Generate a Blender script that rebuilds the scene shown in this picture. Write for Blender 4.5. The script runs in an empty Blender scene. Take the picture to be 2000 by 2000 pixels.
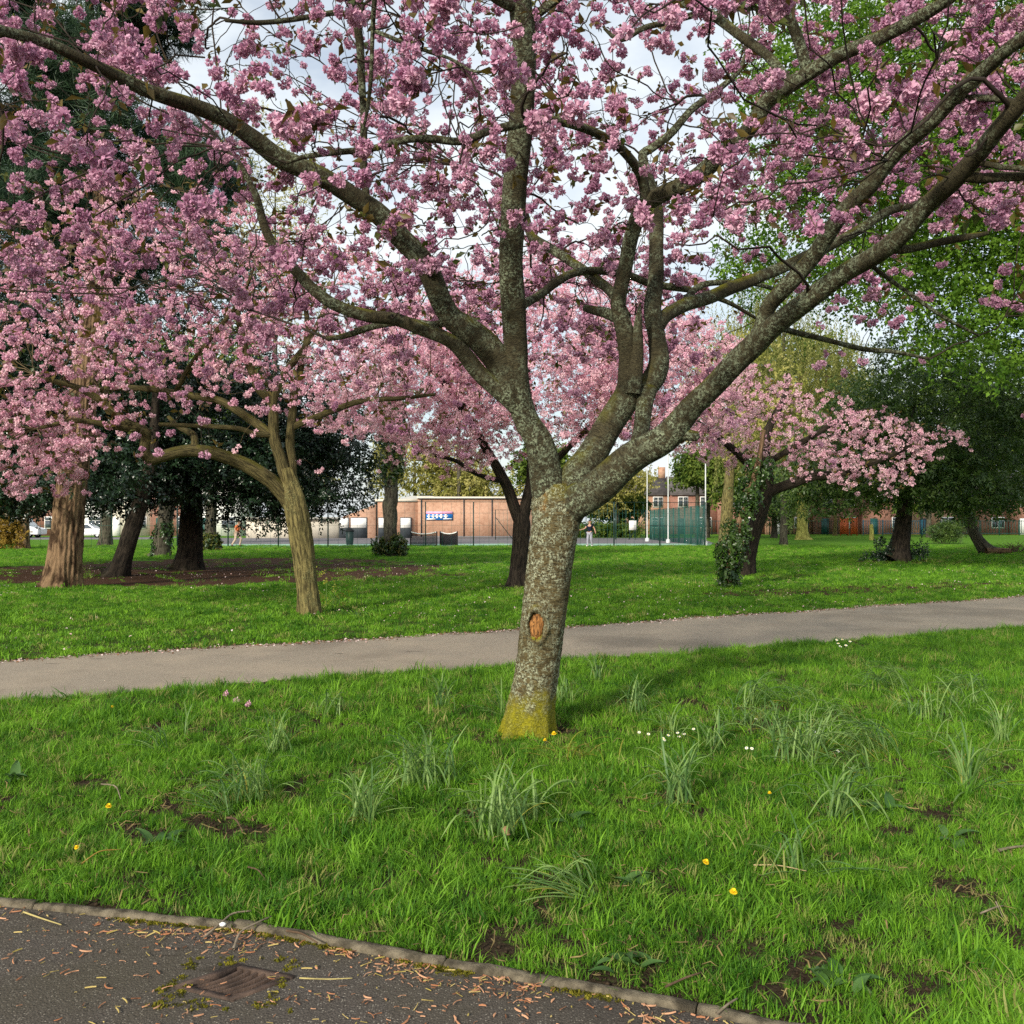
import bpy, bmesh, math, random
import numpy as np
from mathutils import Vector, Matrix, Euler

rng = np.random.default_rng(11)
random.seed(11)
SC = bpy.context.scene
COL = SC.collection
R = math.radians

# ------------------------------------------------------------------ camera
F = 1850.0            # focal length in the 2000 px frame
EYE = 1.6
HOR = 1020.0          # horizon row
cam_d = bpy.data.cameras.new("camera")
cam = bpy.data.objects.new("camera", cam_d)
COL.objects.link(cam)
cam.location = (0, 0, EYE)
cam.rotation_euler = (R(90), 0, 0)
cam_d.sensor_width = 36.0
cam_d.lens = F / 2000.0 * 36.0
cam_d.shift_y = (HOR - 1000.0) / 2000.0
cam_d.clip_start = 0.05
cam_d.clip_end = 3000.0
SC.camera = cam

# ------------------------------------------------------------------ sky
SUN_EL, SUN_AZ = 25.0, 28.0       # sun stands behind the camera, to the left
sun_dir = Vector((-math.sin(R(SUN_AZ)) * math.cos(R(SUN_EL)),
                  -math.cos(R(SUN_AZ)) * math.cos(R(SUN_EL)), math.sin(R(SUN_EL))))
world = bpy.data.worlds.new("World")
SC.world = world
world.use_nodes = True
nt = world.node_tree
nt.nodes.clear()
w_out = nt.nodes.new("ShaderNodeOutputWorld")
w_bg = nt.nodes.new("ShaderNodeBackground")
w_sky = nt.nodes.new("ShaderNodeTexSky")
w_sky.sky_type = 'NISHITA'
w_sky.sun_disc = False
w_sky.sun_elevation = R(SUN_EL)
w_sky.sun_rotation = math.atan2(sun_dir.x, sun_dir.y)
w_sky.air_density = 1.0
w_sky.dust_density = 2.0
w_sky.ozone_density = 0.6
w_co = nt.nodes.new("ShaderNodeTexCoord")
w_map = nt.nodes.new("ShaderNodeMapping")
w_map.inputs['Scale'].default_value = (1.0, 1.0, 2.2)
w_noise = nt.nodes.new("ShaderNodeTexNoise")
w_noise.inputs['Scale'].default_value = 2.6
w_noise.inputs['Detail'].default_value = 7.0
w_noise.inputs['Roughness'].default_value = 0.55
w_ramp = nt.nodes.new("ShaderNodeValToRGB")
w_ramp.color_ramp.elements[0].position = 0.38
w_ramp.color_ramp.elements[0].color = (0.34, 0.34, 0.34, 1)
w_ramp.color_ramp.elements[1].position = 0.58
w_mix = nt.nodes.new("ShaderNodeMix")
w_mix.data_type = 'RGBA'
w_mix.inputs[7].default_value = (5.75, 6.15, 6.4, 1.0)
w_bg.inputs['Strength'].default_value = 0.15
nt.links.new(w_co.outputs['Generated'], w_map.inputs['Vector'])
nt.links.new(w_map.outputs['Vector'], w_noise.inputs['Vector'])
nt.links.new(w_noise.outputs['Fac'], w_ramp.inputs['Fac'])
nt.links.new(w_ramp.outputs['Color'], w_mix.inputs[0])
nt.links.new(w_sky.outputs['Color'], w_mix.inputs[6])
nt.links.new(w_mix.outputs[2], w_bg.inputs['Color'])
nt.links.new(w_bg.outputs['Background'], w_out.inputs['Surface'])

# ------------------------------------------------------------------ sun
sun_l = bpy.data.lights.new("sun", 'SUN')
sun_l.energy = 4.3
sun_l.angle = R(4.0)
sun_l.color = (1.0, 0.92, 0.79)
sun_o = bpy.data.objects.new("sun", sun_l)
COL.objects.link(sun_o)
sun_o.rotation_euler = (-sun_dir).to_track_quat('-Z', 'Y').to_euler()
sun_o.location = (-20, -40, 40)

SC.view_settings.view_transform = 'Standard'
SC.view_settings.look = 'None'
SC.view_settings.exposure = 0.2
SC.view_settings.gamma = 1.0
SC.view_settings.use_curve_mapping = False
SC.render.engine = 'CYCLES'
SC.cycles.max_bounces = 6
SC.cycles.diffuse_bounces = 3
SC.cycles.glossy_bounces = 2
SC.cycles.transmission_bounces = 3
SC.cycles.transparent_max_bounces = 6
SC.cycles.use_denoising = False

# ------------------------------------------------------------------ helpers
def P(x, y, Y):
    """a point of the place that stands Y metres ahead, seen at pixel x, y of the 2000 px photograph"""
    return np.array([(x - 1000.0) * Y / F, Y, EYE - (y - HOR) * Y / F])

def G(x, y):
    """the ground point seen at pixel x, y"""
    Y = EYE * F / (y - HOR)
    return np.array([(x - 1000.0) * Y / F, Y, 0.0])

def tag(o, label=None, cat=None, group=None, kind=None):
    if label: o["label"] = label
    if cat: o["category"] = cat
    if group: o["group"] = group
    if kind: o["kind"] = kind
    return o

def empty(name, loc, label=None, cat=None, group=None):
    o = bpy.data.objects.new(name, None)
    o.empty_display_size = 0.2
    COL.objects.link(o)
    o.location = tuple(loc)
    return tag(o, label, cat, group)

class Geo:
    """collects vertices, quads, triangles and per-corner uv"""
    def __init__(s):
        s.V = []; s.Q = []; s.T = []; s.UQ = []; s.UT = []; s.MQ = []; s.MT = []; s.n = 0
    def add(s, V, Q=None, T=None, UQ=None, UT=None, m=0):
        V = np.asarray(V, float).reshape(-1, 3)
        if Q is not None and len(Q):
            Q = np.asarray(Q, np.int64).reshape(-1, 4)
            s.Q.append(Q + s.n); s.MQ.append(np.full(len(Q), m))
            s.UQ.append(np.zeros((len(Q), 4, 2)) if UQ is None else np.asarray(UQ, float))
        if T is not None and len(T):
            T = np.asarray(T, np.int64).reshape(-1, 3)
            s.T.append(T + s.n); s.MT.append(np.full(len(T), m))
            s.UT.append(np.zeros((len(T), 3, 2)) if UT is None else np.asarray(UT, float))
        s.V.append(V); s.n += len(V)
        return s
    def box(s, c, d, m=0, rz=0.0):
        x, y, z = d[0] / 2, d[1] / 2, d[2] / 2
        V = np.array([[-x,-y,-z],[x,-y,-z],[x,y,-z],[-x,y,-z],[-x,-y,z],[x,-y,z],[x,y,z],[-x,y,z]])
        if rz:
            ca, sa = math.cos(rz), math.sin(rz)
            V = V @ np.array([[ca, sa, 0], [-sa, ca, 0], [0, 0, 1]])
        s.add(V + np.asarray(c, float), [[0,3,2,1],[4,5,6,7],[0,1,5,4],[1,2,6,5],[2,3,7,6],[3,0,4,7]], m=m)
        return s
    def mesh(s, name, mats, smooth=False, uv=False):
        V = np.concatenate(s.V)
        Q = np.concatenate(s.Q) if s.Q else np.zeros((0, 4), np.int64)
        T = np.concatenate(s.T) if s.T else np.zeros((0, 3), np.int64)
        me = bpy.data.meshes.new(name)
        me.vertices.add(len(V)); me.vertices.foreach_set('co', V.astype(np.float32).ravel())
        nl = Q.size + T.size
        me.loops.add(nl)
        me.loops.foreach_set('vertex_index', np.concatenate([Q.ravel(), T.ravel()]).astype(np.int32))
        me.polygons.add(len(Q) + len(T))
        ls = np.concatenate([np.arange(len(Q)) * 4, Q.size + np.arange(len(T)) * 3]).astype(np.int32)
        me.polygons.foreach_set('loop_start', ls)
        mi = np.concatenate((s.MQ if s.MQ else [np.zeros(0)]) + (s.MT if s.MT else [np.zeros(0)])).astype(np.int32)
        me.polygons.foreach_set('material_index', mi)
        if smooth:
            me.polygons.foreach_set('use_smooth', np.ones(len(Q) + len(T), bool))
        if uv:
            l = me.uv_layers.new(name='UVMap')
            u = np.concatenate([np.concatenate(s.UQ).reshape(-1, 2) if s.UQ else np.zeros((0, 2)),
                                np.concatenate(s.UT).reshape(-1, 2) if s.UT else np.zeros((0, 2))])
            l.data.foreach_set('uv', u.astype(np.float32).ravel())
        for m in (mats if isinstance(mats, (list, tuple)) else [mats]):
            me.materials.append(m)
        me.update(calc_edges=True)
        return me
    def build(s, name, mats, parent=None, smooth=False, uv=False, loc=None, rot=None):
        return obj(name, s.mesh(name, mats, smooth, uv), parent, loc, rot)

def obj(name, me, parent=None, loc=None, rot=None, scl=None):
    o = bpy.data.objects.new(name, me)
    COL.objects.link(o)
    if parent is not None: o.parent = parent
    if loc is not None: o.location = tuple(loc)
    if rot is not None: o.rotation_euler = tuple(rot)
    if scl is not None: o.scale = (scl, scl, scl) if np.isscalar(scl) else tuple(scl)
    return o

def unit(a):
    a = np.asarray(a, float)
    return a / (np.linalg.norm(a, axis=-1, keepdims=True) + 1e-9)

def resample(pts, rad, step):
    """Catmull-Rom through the points, about one sample per step"""
    pts = np.asarray(pts, float); rad = np.asarray(rad, float)
    ext = np.vstack([2 * pts[0] - pts[1], pts, 2 * pts[-1] - pts[-2]])
    op, orr = [], []
    for i in range(len(pts) - 1):
        p0, p1, p2, p3 = ext[i:i + 4]
        n = max(2, int(np.linalg.norm(p2 - p1) / step))
        t = np.linspace(0, 1, n, endpoint=False)[:, None]
        op.append(.5 * ((2 * p1) + (-p0 + p2) * t + (2 * p0 - 5 * p1 + 4 * p2 - p3) * t ** 2 + (-p0 + 3 * p1 - 3 * p2 + p3) * t ** 3))
        orr.append(rad[i] + (rad[i + 1] - rad[i]) * t[:, 0])
    op.append(pts[-1:]); orr.append(rad[-1:])
    return np.vstack(op), np.concatenate(orr)

def tubes(geo, PT, RD, sides, knob=0.0, cap=True):
    """PT (N,n,3) and RD (N,n): N tubes at once"""
    PT = np.asarray(PT, float); RD = np.asarray(RD, float)
    N, n = PT.shape[:2]
    T = unit(np.gradient(PT, axis=1))
    ov = unit(PT[:, -1] - PT[:, 0])
    ref = np.where(np.abs(ov[:, 2:3]) > 0.75, np.array([[0.92, 0.39, 0.0]]), np.array([[0.0, 0.0, 1.0]]))
    U = unit(np.cross(T, ref[:, None, :])); W = np.cross(T, U)
    a = np.linspace(0, 2 * np.pi, sides, endpoint=False)
    rr = RD[:, :, None] * np.ones(sides)
    if knob:
        ln = np.cumsum(np.linalg.norm(np.diff(PT, axis=1, prepend=PT[:, :1]), axis=2), axis=1)[:, :, None]
        for k in range(1, 4):
            ph = rng.uniform(0, 6.28, (N, 1, 1))
            rr = rr * (1 + knob / k * np.sin(k * a[None, None, :] + ph + ln * rng.uniform(1.5, 5, (N, 1, 1)))
                       * np.sin(ln * rng.uniform(4, 14) + ph * 2))
    V = PT[:, :, None, :] + rr[..., None] * (np.cos(a)[None, None, :, None] * U[:, :, None, :] + np.sin(a)[None, None, :, None] * W[:, :, None, :])
    idx = np.arange(N * n * sides).reshape(N, n, sides)
    nx = np.roll(idx, -1, axis=2)
    Q = np.stack([idx[:, :-1], nx[:, :-1], nx[:, 1:], idx[:, 1:]], -1).reshape(-1, 4)
    ln = np.cumsum(np.linalg.norm(np.diff(PT, axis=1, prepend=PT[:, :1]), axis=2), axis=1)
    circ = np.arange(sides + 1) / sides
    u = np.broadcast_to(circ[None, None, :], (N, n, sides + 1))
    v = np.broadcast_to(ln[:, :, None], (N, n, sides + 1))
    UVg = np.stack([u, v], -1)
    UQ = np.stack([UVg[:, :-1, :-1], UVg[:, :-1, 1:], UVg[:, 1:, 1:], UVg[:, 1:, :-1]], 3).reshape(-1, 4, 2)
    VV = V.reshape(-1, 3)
    Tt = None
    if cap:
        VV = np.vstack([VV, PT[:, -1] + T[:, -1] * RD[:, -1:] * .6])
        tip = N * n * sides + np.arange(N)
        Tt = np.stack([idx[:, -1], nx[:, -1], np.broadcast_to(tip[:, None], (N, sides))], -1).reshape(-1, 3)
    geo.add(VV, Q, Tt, UQ)

def tube(geo, pts, rad, sides=16, step=0.06, knob=0.05):
    p, r = resample(pts, rad, step)
    tubes(geo, p[None], r[None], sides, knob)
    return p, r

# ------------------------------------------------------------------ growing twigs
class Skel:
    def __init__(s, cap=60000):
        s.P = np.zeros((cap, 3)); s.D = np.zeros((cap, 3)); s.R = np.zeros(cap); s.n = 0
    def add(s, p, r):
        p = np.asarray(p); k = len(p)
        s.P[s.n:s.n + k] = p; s.D[s.n:s.n + k] = unit(np.gradient(p, axis=0)); s.R[s.n:s.n + k] = r; s.n += k

def grow(sk, targets, n, r_end, k_len, frac=0.62, lift=0.25, droop=0.1, wob=0.05, minr=0.0):
    targets = np.asarray(targets, float)
    base = sk.P[:sk.n]
    d0 = np.array([np.min(((base - t) ** 2).sum(1)) for t in targets])
    paths, r0s = [], []
    tt = np.linspace(0, 1, n)[:, None]
    for i in np.argsort(d0):
        t = targets[i]
        d = np.sqrt(((sk.P[:sk.n] - t) ** 2).sum(1))
        if minr: d = d + np.where(sk.R[:sk.n] < minr, 5.0, 0.0)
        j = int(np.argmin(d))
        p0 = sk.P[j]; L = max(np.linalg.norm(t - p0), 1e-3)
        dr = unit(sk.D[j] * 0.8 + unit(t - p0) * 0.6 + np.array([0, 0, lift]))
        e = unit(unit(t - p0) * 0.7 + rng.normal(0, .35, 3) + np.array([0, 0, -droop * 3]))
        c1 = p0 + dr * L * .38; c2 = t - e * L * .32
        b = (1 - tt) ** 3 * p0 + 3 * (1 - tt) ** 2 * tt * c1 + 3 * (1 - tt) * tt ** 2 * c2 + tt ** 3 * t
        w = rng.normal(0, wob * L / n, (n, 3)); w[0] = 0; w[-1] = 0
        b = b + np.cumsum(w, 0) * np.sin(np.pi * tt)
        r0 = min(sk.R[j] * frac + 0.0006, r_end + k_len * L)
        r0 = max(r0, r_end)
        rr = r0 + (r_end - r0) * tt[:, 0] ** .8
        sk.add(b[1:], rr[1:])
        paths.append(b); r0s.append(rr)
    return np.array(paths), np.array(r0s)

# ------------------------------------------------------------------ scatter with geometry nodes
def proto(name, geo, mats, smooth=False):
    return bpy.data.objects.new(name, geo.mesh(name, mats, smooth))

def scatter(name, pts, rot, scl, protos, parent=None, idx=None):
    pts = np.asarray(pts, np.float32); n = len(pts)
    me = bpy.data.meshes.new(name)
    me.vertices.add(n); me.vertices.foreach_set('co', pts.ravel())
    a = me.attributes.new('rot', 'FLOAT_VECTOR', 'POINT'); a.data.foreach_set('vector', np.asarray(rot, np.float32).ravel())
    a = me.attributes.new('scl', 'FLOAT', 'POINT'); a.data.foreach_set('value', np.asarray(scl, np.float32).ravel())
    a = me.attributes.new('idx', 'INT', 'POINT')
    a.data.foreach_set('value', (rng.integers(0, len(protos), n) if idx is None else idx).astype(np.int32))
    o = obj(name, me, parent)
    ng = bpy.data.node_groups.new(name, 'GeometryNodeTree')
    ng.interface.new_socket('Geometry', in_out='INPUT', socket_type='NodeSocketGeometry')
    ng.interface.new_socket('Geometry', in_out='OUTPUT', socket_type='NodeSocketGeometry')
    N, L = ng.nodes, ng.links
    gi = N.new('NodeGroupInput'); go = N.new('NodeGroupOutput')
    ip = N.new('GeometryNodeInstanceOnPoints'); jn = N.new('GeometryNodeJoinGeometry')
    for p in reversed(protos):
        oi = N.new('GeometryNodeObjectInfo'); oi.inputs['Object'].default_value = p
        g2 = N.new('GeometryNodeGeometryToInstance')
        L.new(oi.outputs['Geometry'], g2.inputs[0]); L.new(g2.outputs[0], jn.inputs[0])
    def attr(nm, ty):
        q = N.new('GeometryNodeInputNamedAttribute'); q.data_type = ty; q.inputs[0].default_value = nm
        return q.outputs[0]
    L.new(gi.outputs[0], ip.inputs['Points']); L.new(jn.outputs[0], ip.inputs['Instance'])
    ip.inputs['Pick Instance'].default_value = True
    L.new(attr('idx', 'INT'), ip.inputs['Instance Index'])
    L.new(attr('rot', 'FLOAT_VECTOR'), ip.inputs['Rotation'])
    L.new(attr('scl', 'FLOAT'), ip.inputs['Scale'])
    L.new(ip.outputs[0], go.inputs[0])
    o.modifiers.new('scatter', 'NODES').node_group = ng
    return o

# ------------------------------------------------------------------ materials
class NT:
    def __init__(s, name):
        s.m = bpy.data.materials.new(name); s.m.use_nodes = True
        s.t = s.m.node_tree; s.t.nodes.clear()
        s.out = s.n('OutputMaterial')
    def n(s, ty, **k):
        q = s.t.nodes.new('ShaderNode' + ty)
        for a, b in k.items():
            setattr(q, a, b)
        return q
    def l(s, a, b): s.t.links.new(a, b)
    def val(s, sock, v):
        if hasattr(v, 'is_output'): s.l(v, sock)
        else: sock.default_value = v if not isinstance(v, tuple) or len(v) != 3 or sock.type != 'RGBA' else (*v, 1)
    def noise(s, scale, detail=4, rough=.6, vec=None, dist=0.0):
        q = s.n('TexNoise'); q.inputs['Scale'].default_value = scale; q.inputs['Detail'].default_value = detail
        q.inputs['Roughness'].default_value = rough; q.inputs['Distortion'].default_value = dist
        s.l(vec if vec is not None else s.pos(), q.inputs['Vector'])
        return q.outputs['Fac']
    def pos(s):
        if not hasattr(s, '_p'): s._p = s.n('NewGeometry')
        return s._p.outputs['Position']
    def nrm(s):
        s.pos(); return s._p.outputs['Normal']
    def ramp(s, f, a, b):
        q = s.n('MapRange'); q.inputs[1].default_value = a; q.inputs[2].default_value = b
        q.interpolation_type = 'SMOOTHSTEP'
        s.l(f, q.inputs[0]); return q.outputs[0]
    def math(s, op, a, b=0.0, c=None):
        q = s.n('Math', operation=op); s.val(q.inputs[0], a); s.val(q.inputs[1], b)
        if c is not None: s.val(q.inputs[2], c)
        return q.outputs[0]
    def mix(s, f, a, b):
        q = s.n('Mix', data_type='RGBA'); s.val(q.inputs[0], f); s.val(q.inputs[6], a); s.val(q.inputs[7], b)
        return q.outputs[2]
    def sep(s, v):
        q = s.n('SeparateXYZ'); s.l(v, q.inputs[0]); return q.outputs
    def mapping(s, v, sc):
        q = s.n('Mapping'); s.l(v, q.inputs['Vector']); q.inputs['Scale'].default_value = sc; return q.outputs[0]
    def bump(s, h, strength=.5, dist=.01):
        q = s.n('Bump'); q.inputs['Strength'].default_value = strength; q.inputs['Distance'].default_value = dist
        s.l(h, q.inputs['Height']); return q.outputs[0]
    def rand(s):
        return s.n('ObjectInfo').outputs['Random']
    def principled(s, col, rough=.7, spec=.3, normal=None, metal=0.0):
        q = s.n('BsdfPrincipled'); s.val(q.inputs['Base Color'], col); s.val(q.inputs['Roughness'], rough)
        q.inputs['Specular IOR Level'].default_value = spec; q.inputs['Metallic'].default_value = metal
        if normal is not None: s.l(normal, q.inputs['Normal'])
        return q.outputs[0]
    def trans(s, sh, col, f):
        t = s.n('BsdfTranslucent'); s.val(t.inputs['Color'], col)
        q = s.n('MixShader'); s.val(q.inputs[0], f); s.l(sh, q.inputs[1]); s.l(t.outputs[0], q.inputs[2])
        return q.outputs[0]
    def done(s, sh):
        s.l(sh, s.out.inputs['Surface']); return s.m

def plain(name, col, rough=.6, spec=.3, var=.25, scale=3.0, metal=0.0, bump=0.0):
    t = NT(name)
    f = t.noise(scale, 5)
    c = t.mix(t.ramp(f, .3, .7), tuple(np.clip(np.array(col) * (1 - var), 0, 1)), tuple(np.clip(np.array(col) * (1 + var), 0, 1)))
    nm = t.bump(t.noise(scale * 12, 3), bump, .01) if bump else None
    return t.done(t.principled(c, rough, spec, nm, metal))

def leafmat(name, ca, cb, tr=.35, rough=.5, spec=.35, patch=1.2, tc=None):
    t = NT(name)
    f = t.math('ADD', t.math('MULTIPLY', t.rand(), .6), t.math('MULTIPLY', t.noise(patch, 3), .6))
    c = t.mix(t.ramp(f, .25, .9), ca, cb)
    sh = t.principled(c, rough, spec)
    if tr: sh = t.trans(sh, t.mix(.5, c, tc) if tc else c, tr)
    return t.done(sh)

def bark(name, dark, mid, lichen=None, moss=None, furrow=6.0, ring=False, lich_amt=.5, moss_h=0.0, moss_amt=.5, orange=False):
    t = NT(name)
    uv = t.n('UVMap').outputs[0]
    p = t.pos()
    big = t.noise(2.3, 4); med = t.noise(9.0, 5); fine = t.noise(45.0, 4)
    if ring:
        rg = t.noise(1.0, 5, .7, vec=t.mapping(uv, (11.0, 110.0, 1)), dist=1.6)
    else:
        rg = t.noise(1.0, 5, .65, vec=t.mapping(uv, (furrow * 5, furrow * .55, 1)), dist=.6)
    c = t.mix(t.ramp(rg, .40, .58), dark, mid)
    c = t.mix(t.math('MULTIPLY', t.ramp(med, .45, .75), .5), c, tuple(x * .55 for x in mid))
    h = t.math('ADD', t.math('MULTIPLY', rg, 1.0), t.math('MULTIPLY', fine, .35))
    if lichen:
        f = t.math('MULTIPLY', t.ramp(big, .62 - .35 * lich_amt, .70 - .2 * lich_amt), t.ramp(t.noise(62, 3, .7), .42, .56))
        f2 = t.math('MULTIPLY', f, t.ramp(t.noise(21, 3), .38, .56))
        c = t.mix(f2, c, lichen)
        h = t.math('ADD', h, t.math('MULTIPLY', f2, .5))
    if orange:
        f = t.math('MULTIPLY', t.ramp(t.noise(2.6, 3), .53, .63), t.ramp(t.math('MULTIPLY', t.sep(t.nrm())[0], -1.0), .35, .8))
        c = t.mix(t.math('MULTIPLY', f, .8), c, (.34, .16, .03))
    if moss:
        up = t.ramp(t.sep(t.nrm())[2], .15, .85)
        f = t.math('MULTIPLY', t.math('MULTIPLY', up, t.ramp(t.noise(3.7, 4), .46, .62)), moss_amt)
        if moss_h:
            lo = t.ramp(t.math('ADD', t.sep(p)[2], t.math('MULTIPLY', t.math('SUBTRACT', med, .5), .55)), moss_h, moss_h * .35)
            f = t.math('MAXIMUM', f, t.math('MULTIPLY', lo, .9))
        c = t.mix(f, c, t.mix(t.ramp(fine, .3, .7), tuple(x * .7 for x in moss), moss))
    return t.done(t.principled(c, .85, .15, t.bump(h, 1.0, .016 if ring else .03)))

# ================================================================== ground, path, road
KX = np.array([-30.0, -12, -2.13, -1.0, -.57, 0, .355, .68, 3.0, 8.0, 30.0])
KY = np.array([11.2, 6.3, 3.95, 3.69, 3.515, 3.30, 3.176, 3.04, 2.0, -.6, -12.0])
yk = lambda x: np.interp(x, KX, KY)                                   # outer edge of the kerb
NX = np.array([-60.0, -4.57, 0.57, 7.8, 80.0]); NY = np.array([-18.2, 8.46, 10.85, 14.4, 49.0])
FX = np.array([-60.0, -5.92, 0.03, 11.0, 80.0]); FY = np.array([-17.5, 10.96, 14.05, 20.4, 60.0])
yn = lambda x: np.interp(x, NX, NY) + .05 * np.sin(np.asarray(x) * 2.1) + .03 * np.sin(np.asarray(x) * 5.3 + 1) + .025 * np.sin(np.asarray(x) * 13.1) + .02 * np.sin(np.asarray(x) * 23.7 + 2)
yf = lambda x: np.interp(x, FX, FY) + .06 * np.sin(np.asarray(x) * 1.7 + 2) + .04 * np.sin(np.asarray(x) * 4.7)

def m_ground():
    t = NT("lawn_soil")
    p = t.pos()
    a = t.noise(.55, 5, .6); b = t.noise(7.0, 6, .7); c = t.noise(60.0, 4, .7)
    green = t.mix(t.ramp(b, .3, .7), (.050, .15, .012), (.13, .29, .022))
    green = t.mix(t.math('MULTIPLY', t.ramp(a, .45, .72), .55), green, (.14, .27, .026))
    soil = t.mix(t.ramp(c, .3, .7), (.022, .016, .010), (.07, .05, .032))
    c2 = t.noise(28.0, 6, .8)
    soil = t.mix(t.ramp(c2, .55, .7), soil, (.10, .075, .05))
    far = t.ramp(t.sep(p)[1], 9.0, 24.0)
    f = t.math('MULTIPLY', t.ramp(b, .30, .48), t.math('SUBTRACT', 1.0, t.math('MULTIPLY', far, .8)))
    col = t.mix(f, green, soil)
    return t.done(t.principled(col, .95, .05, t.bump(t.math('ADD', b, c), .8, .03)))

def m_asphalt(name, ca, cb, stone, worn, scale=1.0):
    t = NT(name)
    f = t.noise(160 * scale, 3, .8); g = t.noise(1.1, 5, .6); v = t.n('TexVoronoi')
    v.inputs['Scale'].default_value = 120 * scale; t.l(t.pos(), v.inputs['Vector'])
    c = t.mix(t.ramp(f, .35, .65), ca, cb)
    sp = t.sep(v.outputs['Color'])
    c = t.mix(t.math('MULTIPLY', t.ramp(sp[0], .72, .9), t.ramp(v.outputs['Distance'], .45, .25)), c, stone)
    c = t.mix(t.math('MULTIPLY', t.ramp(g, .4, .68), .5), c, worn)
    st = t.noise(.45, 4, .55)
    c = t.mix(t.math('MULTIPLY', t.ramp(st, .5, .62), .35), c, tuple(x * .62 for x in ca))
    cr = t.noise(1.0, 4, .6, vec=t.mapping(t.pos(), (2.2, 9.0, 1)))
    c = t.mix(t.math('MULTIPLY', t.ramp(cr, .66, .70), .75), c, (.05, .042, .032))
    return t.done(t.principled(c, .9, .12, t.bump(t.math('ADD', f, v.outputs['Distance']), .6, .006)))

M_GROUND = m_ground()
M_PATH = m_asphalt("path_asphalt", (.22, .185, .140), (.36, .31, .24), (.48, .42, .34), (.39, .325, .24), .8)
M_ROAD = m_asphalt("road_asphalt", (.055, .047, .04), (.115, .10, .085), (.30, .27, .22), (.07, .062, .038), 1.0)
M_KERB = plain("kerb_concrete", (.135, .115, .080), .9, .1, .6, 16.0, bump=.8)
M_SOIL = None

def m_mulch():
    t = NT("bark_mulch")
    a = t.noise(70, 5, .75, dist=.5); b = t.noise(1.2, 4); c = t.noise(14, 5, .7)
    col = t.mix(t.ramp(a, .35, .68), (.030, .017, .011), (.135, .075, .045))
    col = t.mix(t.math('MULTIPLY', t.ramp(b, .4, .7), .5), col, (.075, .04, .026))
    col = t.mix(t.math('MULTIPLY', t.ramp(c, .6, .72), .7), col, (.045, .08, .012))
    return t.done(t.principled(col, .95, .05, t.bump(a, .9, .03)))
M_SOIL = m_mulch()

# the drain is a real hole through road and ground
GT = [G(437, 1889), G(532, 1910), G(497, 1959), G(372, 1932)]
GC = sum(GT) / 4
g_ux = unit(GT[1] - GT[0] + GT[2] - GT[3]); G_ANG = math.atan2(g_ux[1], g_ux[0])
G_HW, G_HD, G_SK = .112, .098, -.045
g_pt = lambda x, y, z=0.0: np.array([GC[0] + x * math.cos(G_ANG) - y * math.sin(G_ANG), GC[1] + x * math.sin(G_ANG) + y * math.cos(G_ANG), z])
HOLE = [g_pt(-G_HW + G_SK, -G_HD), g_pt(G_HW + G_SK, -G_HD), g_pt(G_HW - G_SK, G_HD), g_pt(-G_HW - G_SK, G_HD)]
RING = [[0, 1, 5, 4], [1, 2, 6, 5], [2, 3, 7, 6], [3, 0, 4, 7]]
up = lambda pts, z: [[p[0], p[1], z] for p in pts]
g = Geo()
g.add([[-500, -300, 0], [500, -300, 0], [500, 900, 0], [-500, 900, 0]] + up(HOLE, 0), RING)
tag(g.build("ground", M_GROUND), kind='structure')

def strip(name, xs, lo, hi, z, mat, n=12):
    xs = np.asarray(xs); k = len(xs)
    lo = np.broadcast_to(lo, k); hi = np.broadcast_to(hi, k)
    ts = np.linspace(0, 1, n)
    V = np.stack([np.broadcast_to(xs[:, None], (k, n)), lo[:, None] + (hi - lo)[:, None] * ts, np.full((k, n), z)], -1).reshape(-1, 3)
    i = np.arange(k * n).reshape(k, n)
    Q = np.stack([i[:-1, :-1], i[1:, :-1], i[1:, 1:], i[:-1, 1:]], -1).reshape(-1, 4)
    return tag(Geo().add(V, Q).build(name, mat), kind='structure')

xs = np.linspace(-45, 70, 900)
strip("path", xs, yn(xs), yf(xs), .004, M_PATH, 4)
hx0, hx1 = GC[0] - .24, GC[0] + .24; hy0, hy1 = GC[1] - .2, GC[1] + .2
g = Geo()
for xs, lo, hi in ((np.linspace(-30, hx0, 120), -25.0, None), (np.linspace(hx1, 30, 120), -25.0, None), (np.linspace(hx0, hx1, 9), -25.0, hy0), (np.linspace(hx0, hx1, 9), hy1, None)):
    lo_ = np.full(len(xs), lo); hi_ = yk(xs) if hi is None else np.full(len(xs), hi); k = len(xs)
    V = np.vstack([np.stack([xs, lo_, np.full(k, .004)], 1), np.stack([xs, hi_, np.full(k, .004)], 1)])
    g.add(V, [[i, i + 1, k + i + 1, k + i] for i in range(k - 1)])
g.add([[hx0, hy0, .004], [hx1, hy0, .004], [hx1, hy1, .004], [hx0, hy1, .004]] + up(HOLE, .004), RING)
tag(g.build("road", M_ROAD), kind='structure')
# pale concrete strip in the far lawn
a, b = G(880, 1101), G(1165, 1093)
V = [[a[0], a[1] - .5, .005], [b[0], b[1] - .4, .005], [b[0] + .3, b[1] + .5, .005], [a[0] - .2, a[1] + .6, .005]]
tag(Geo().add(V, [[0, 1, 2, 3]]).build("concrete_strip", M_PATH), kind='structure')

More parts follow.
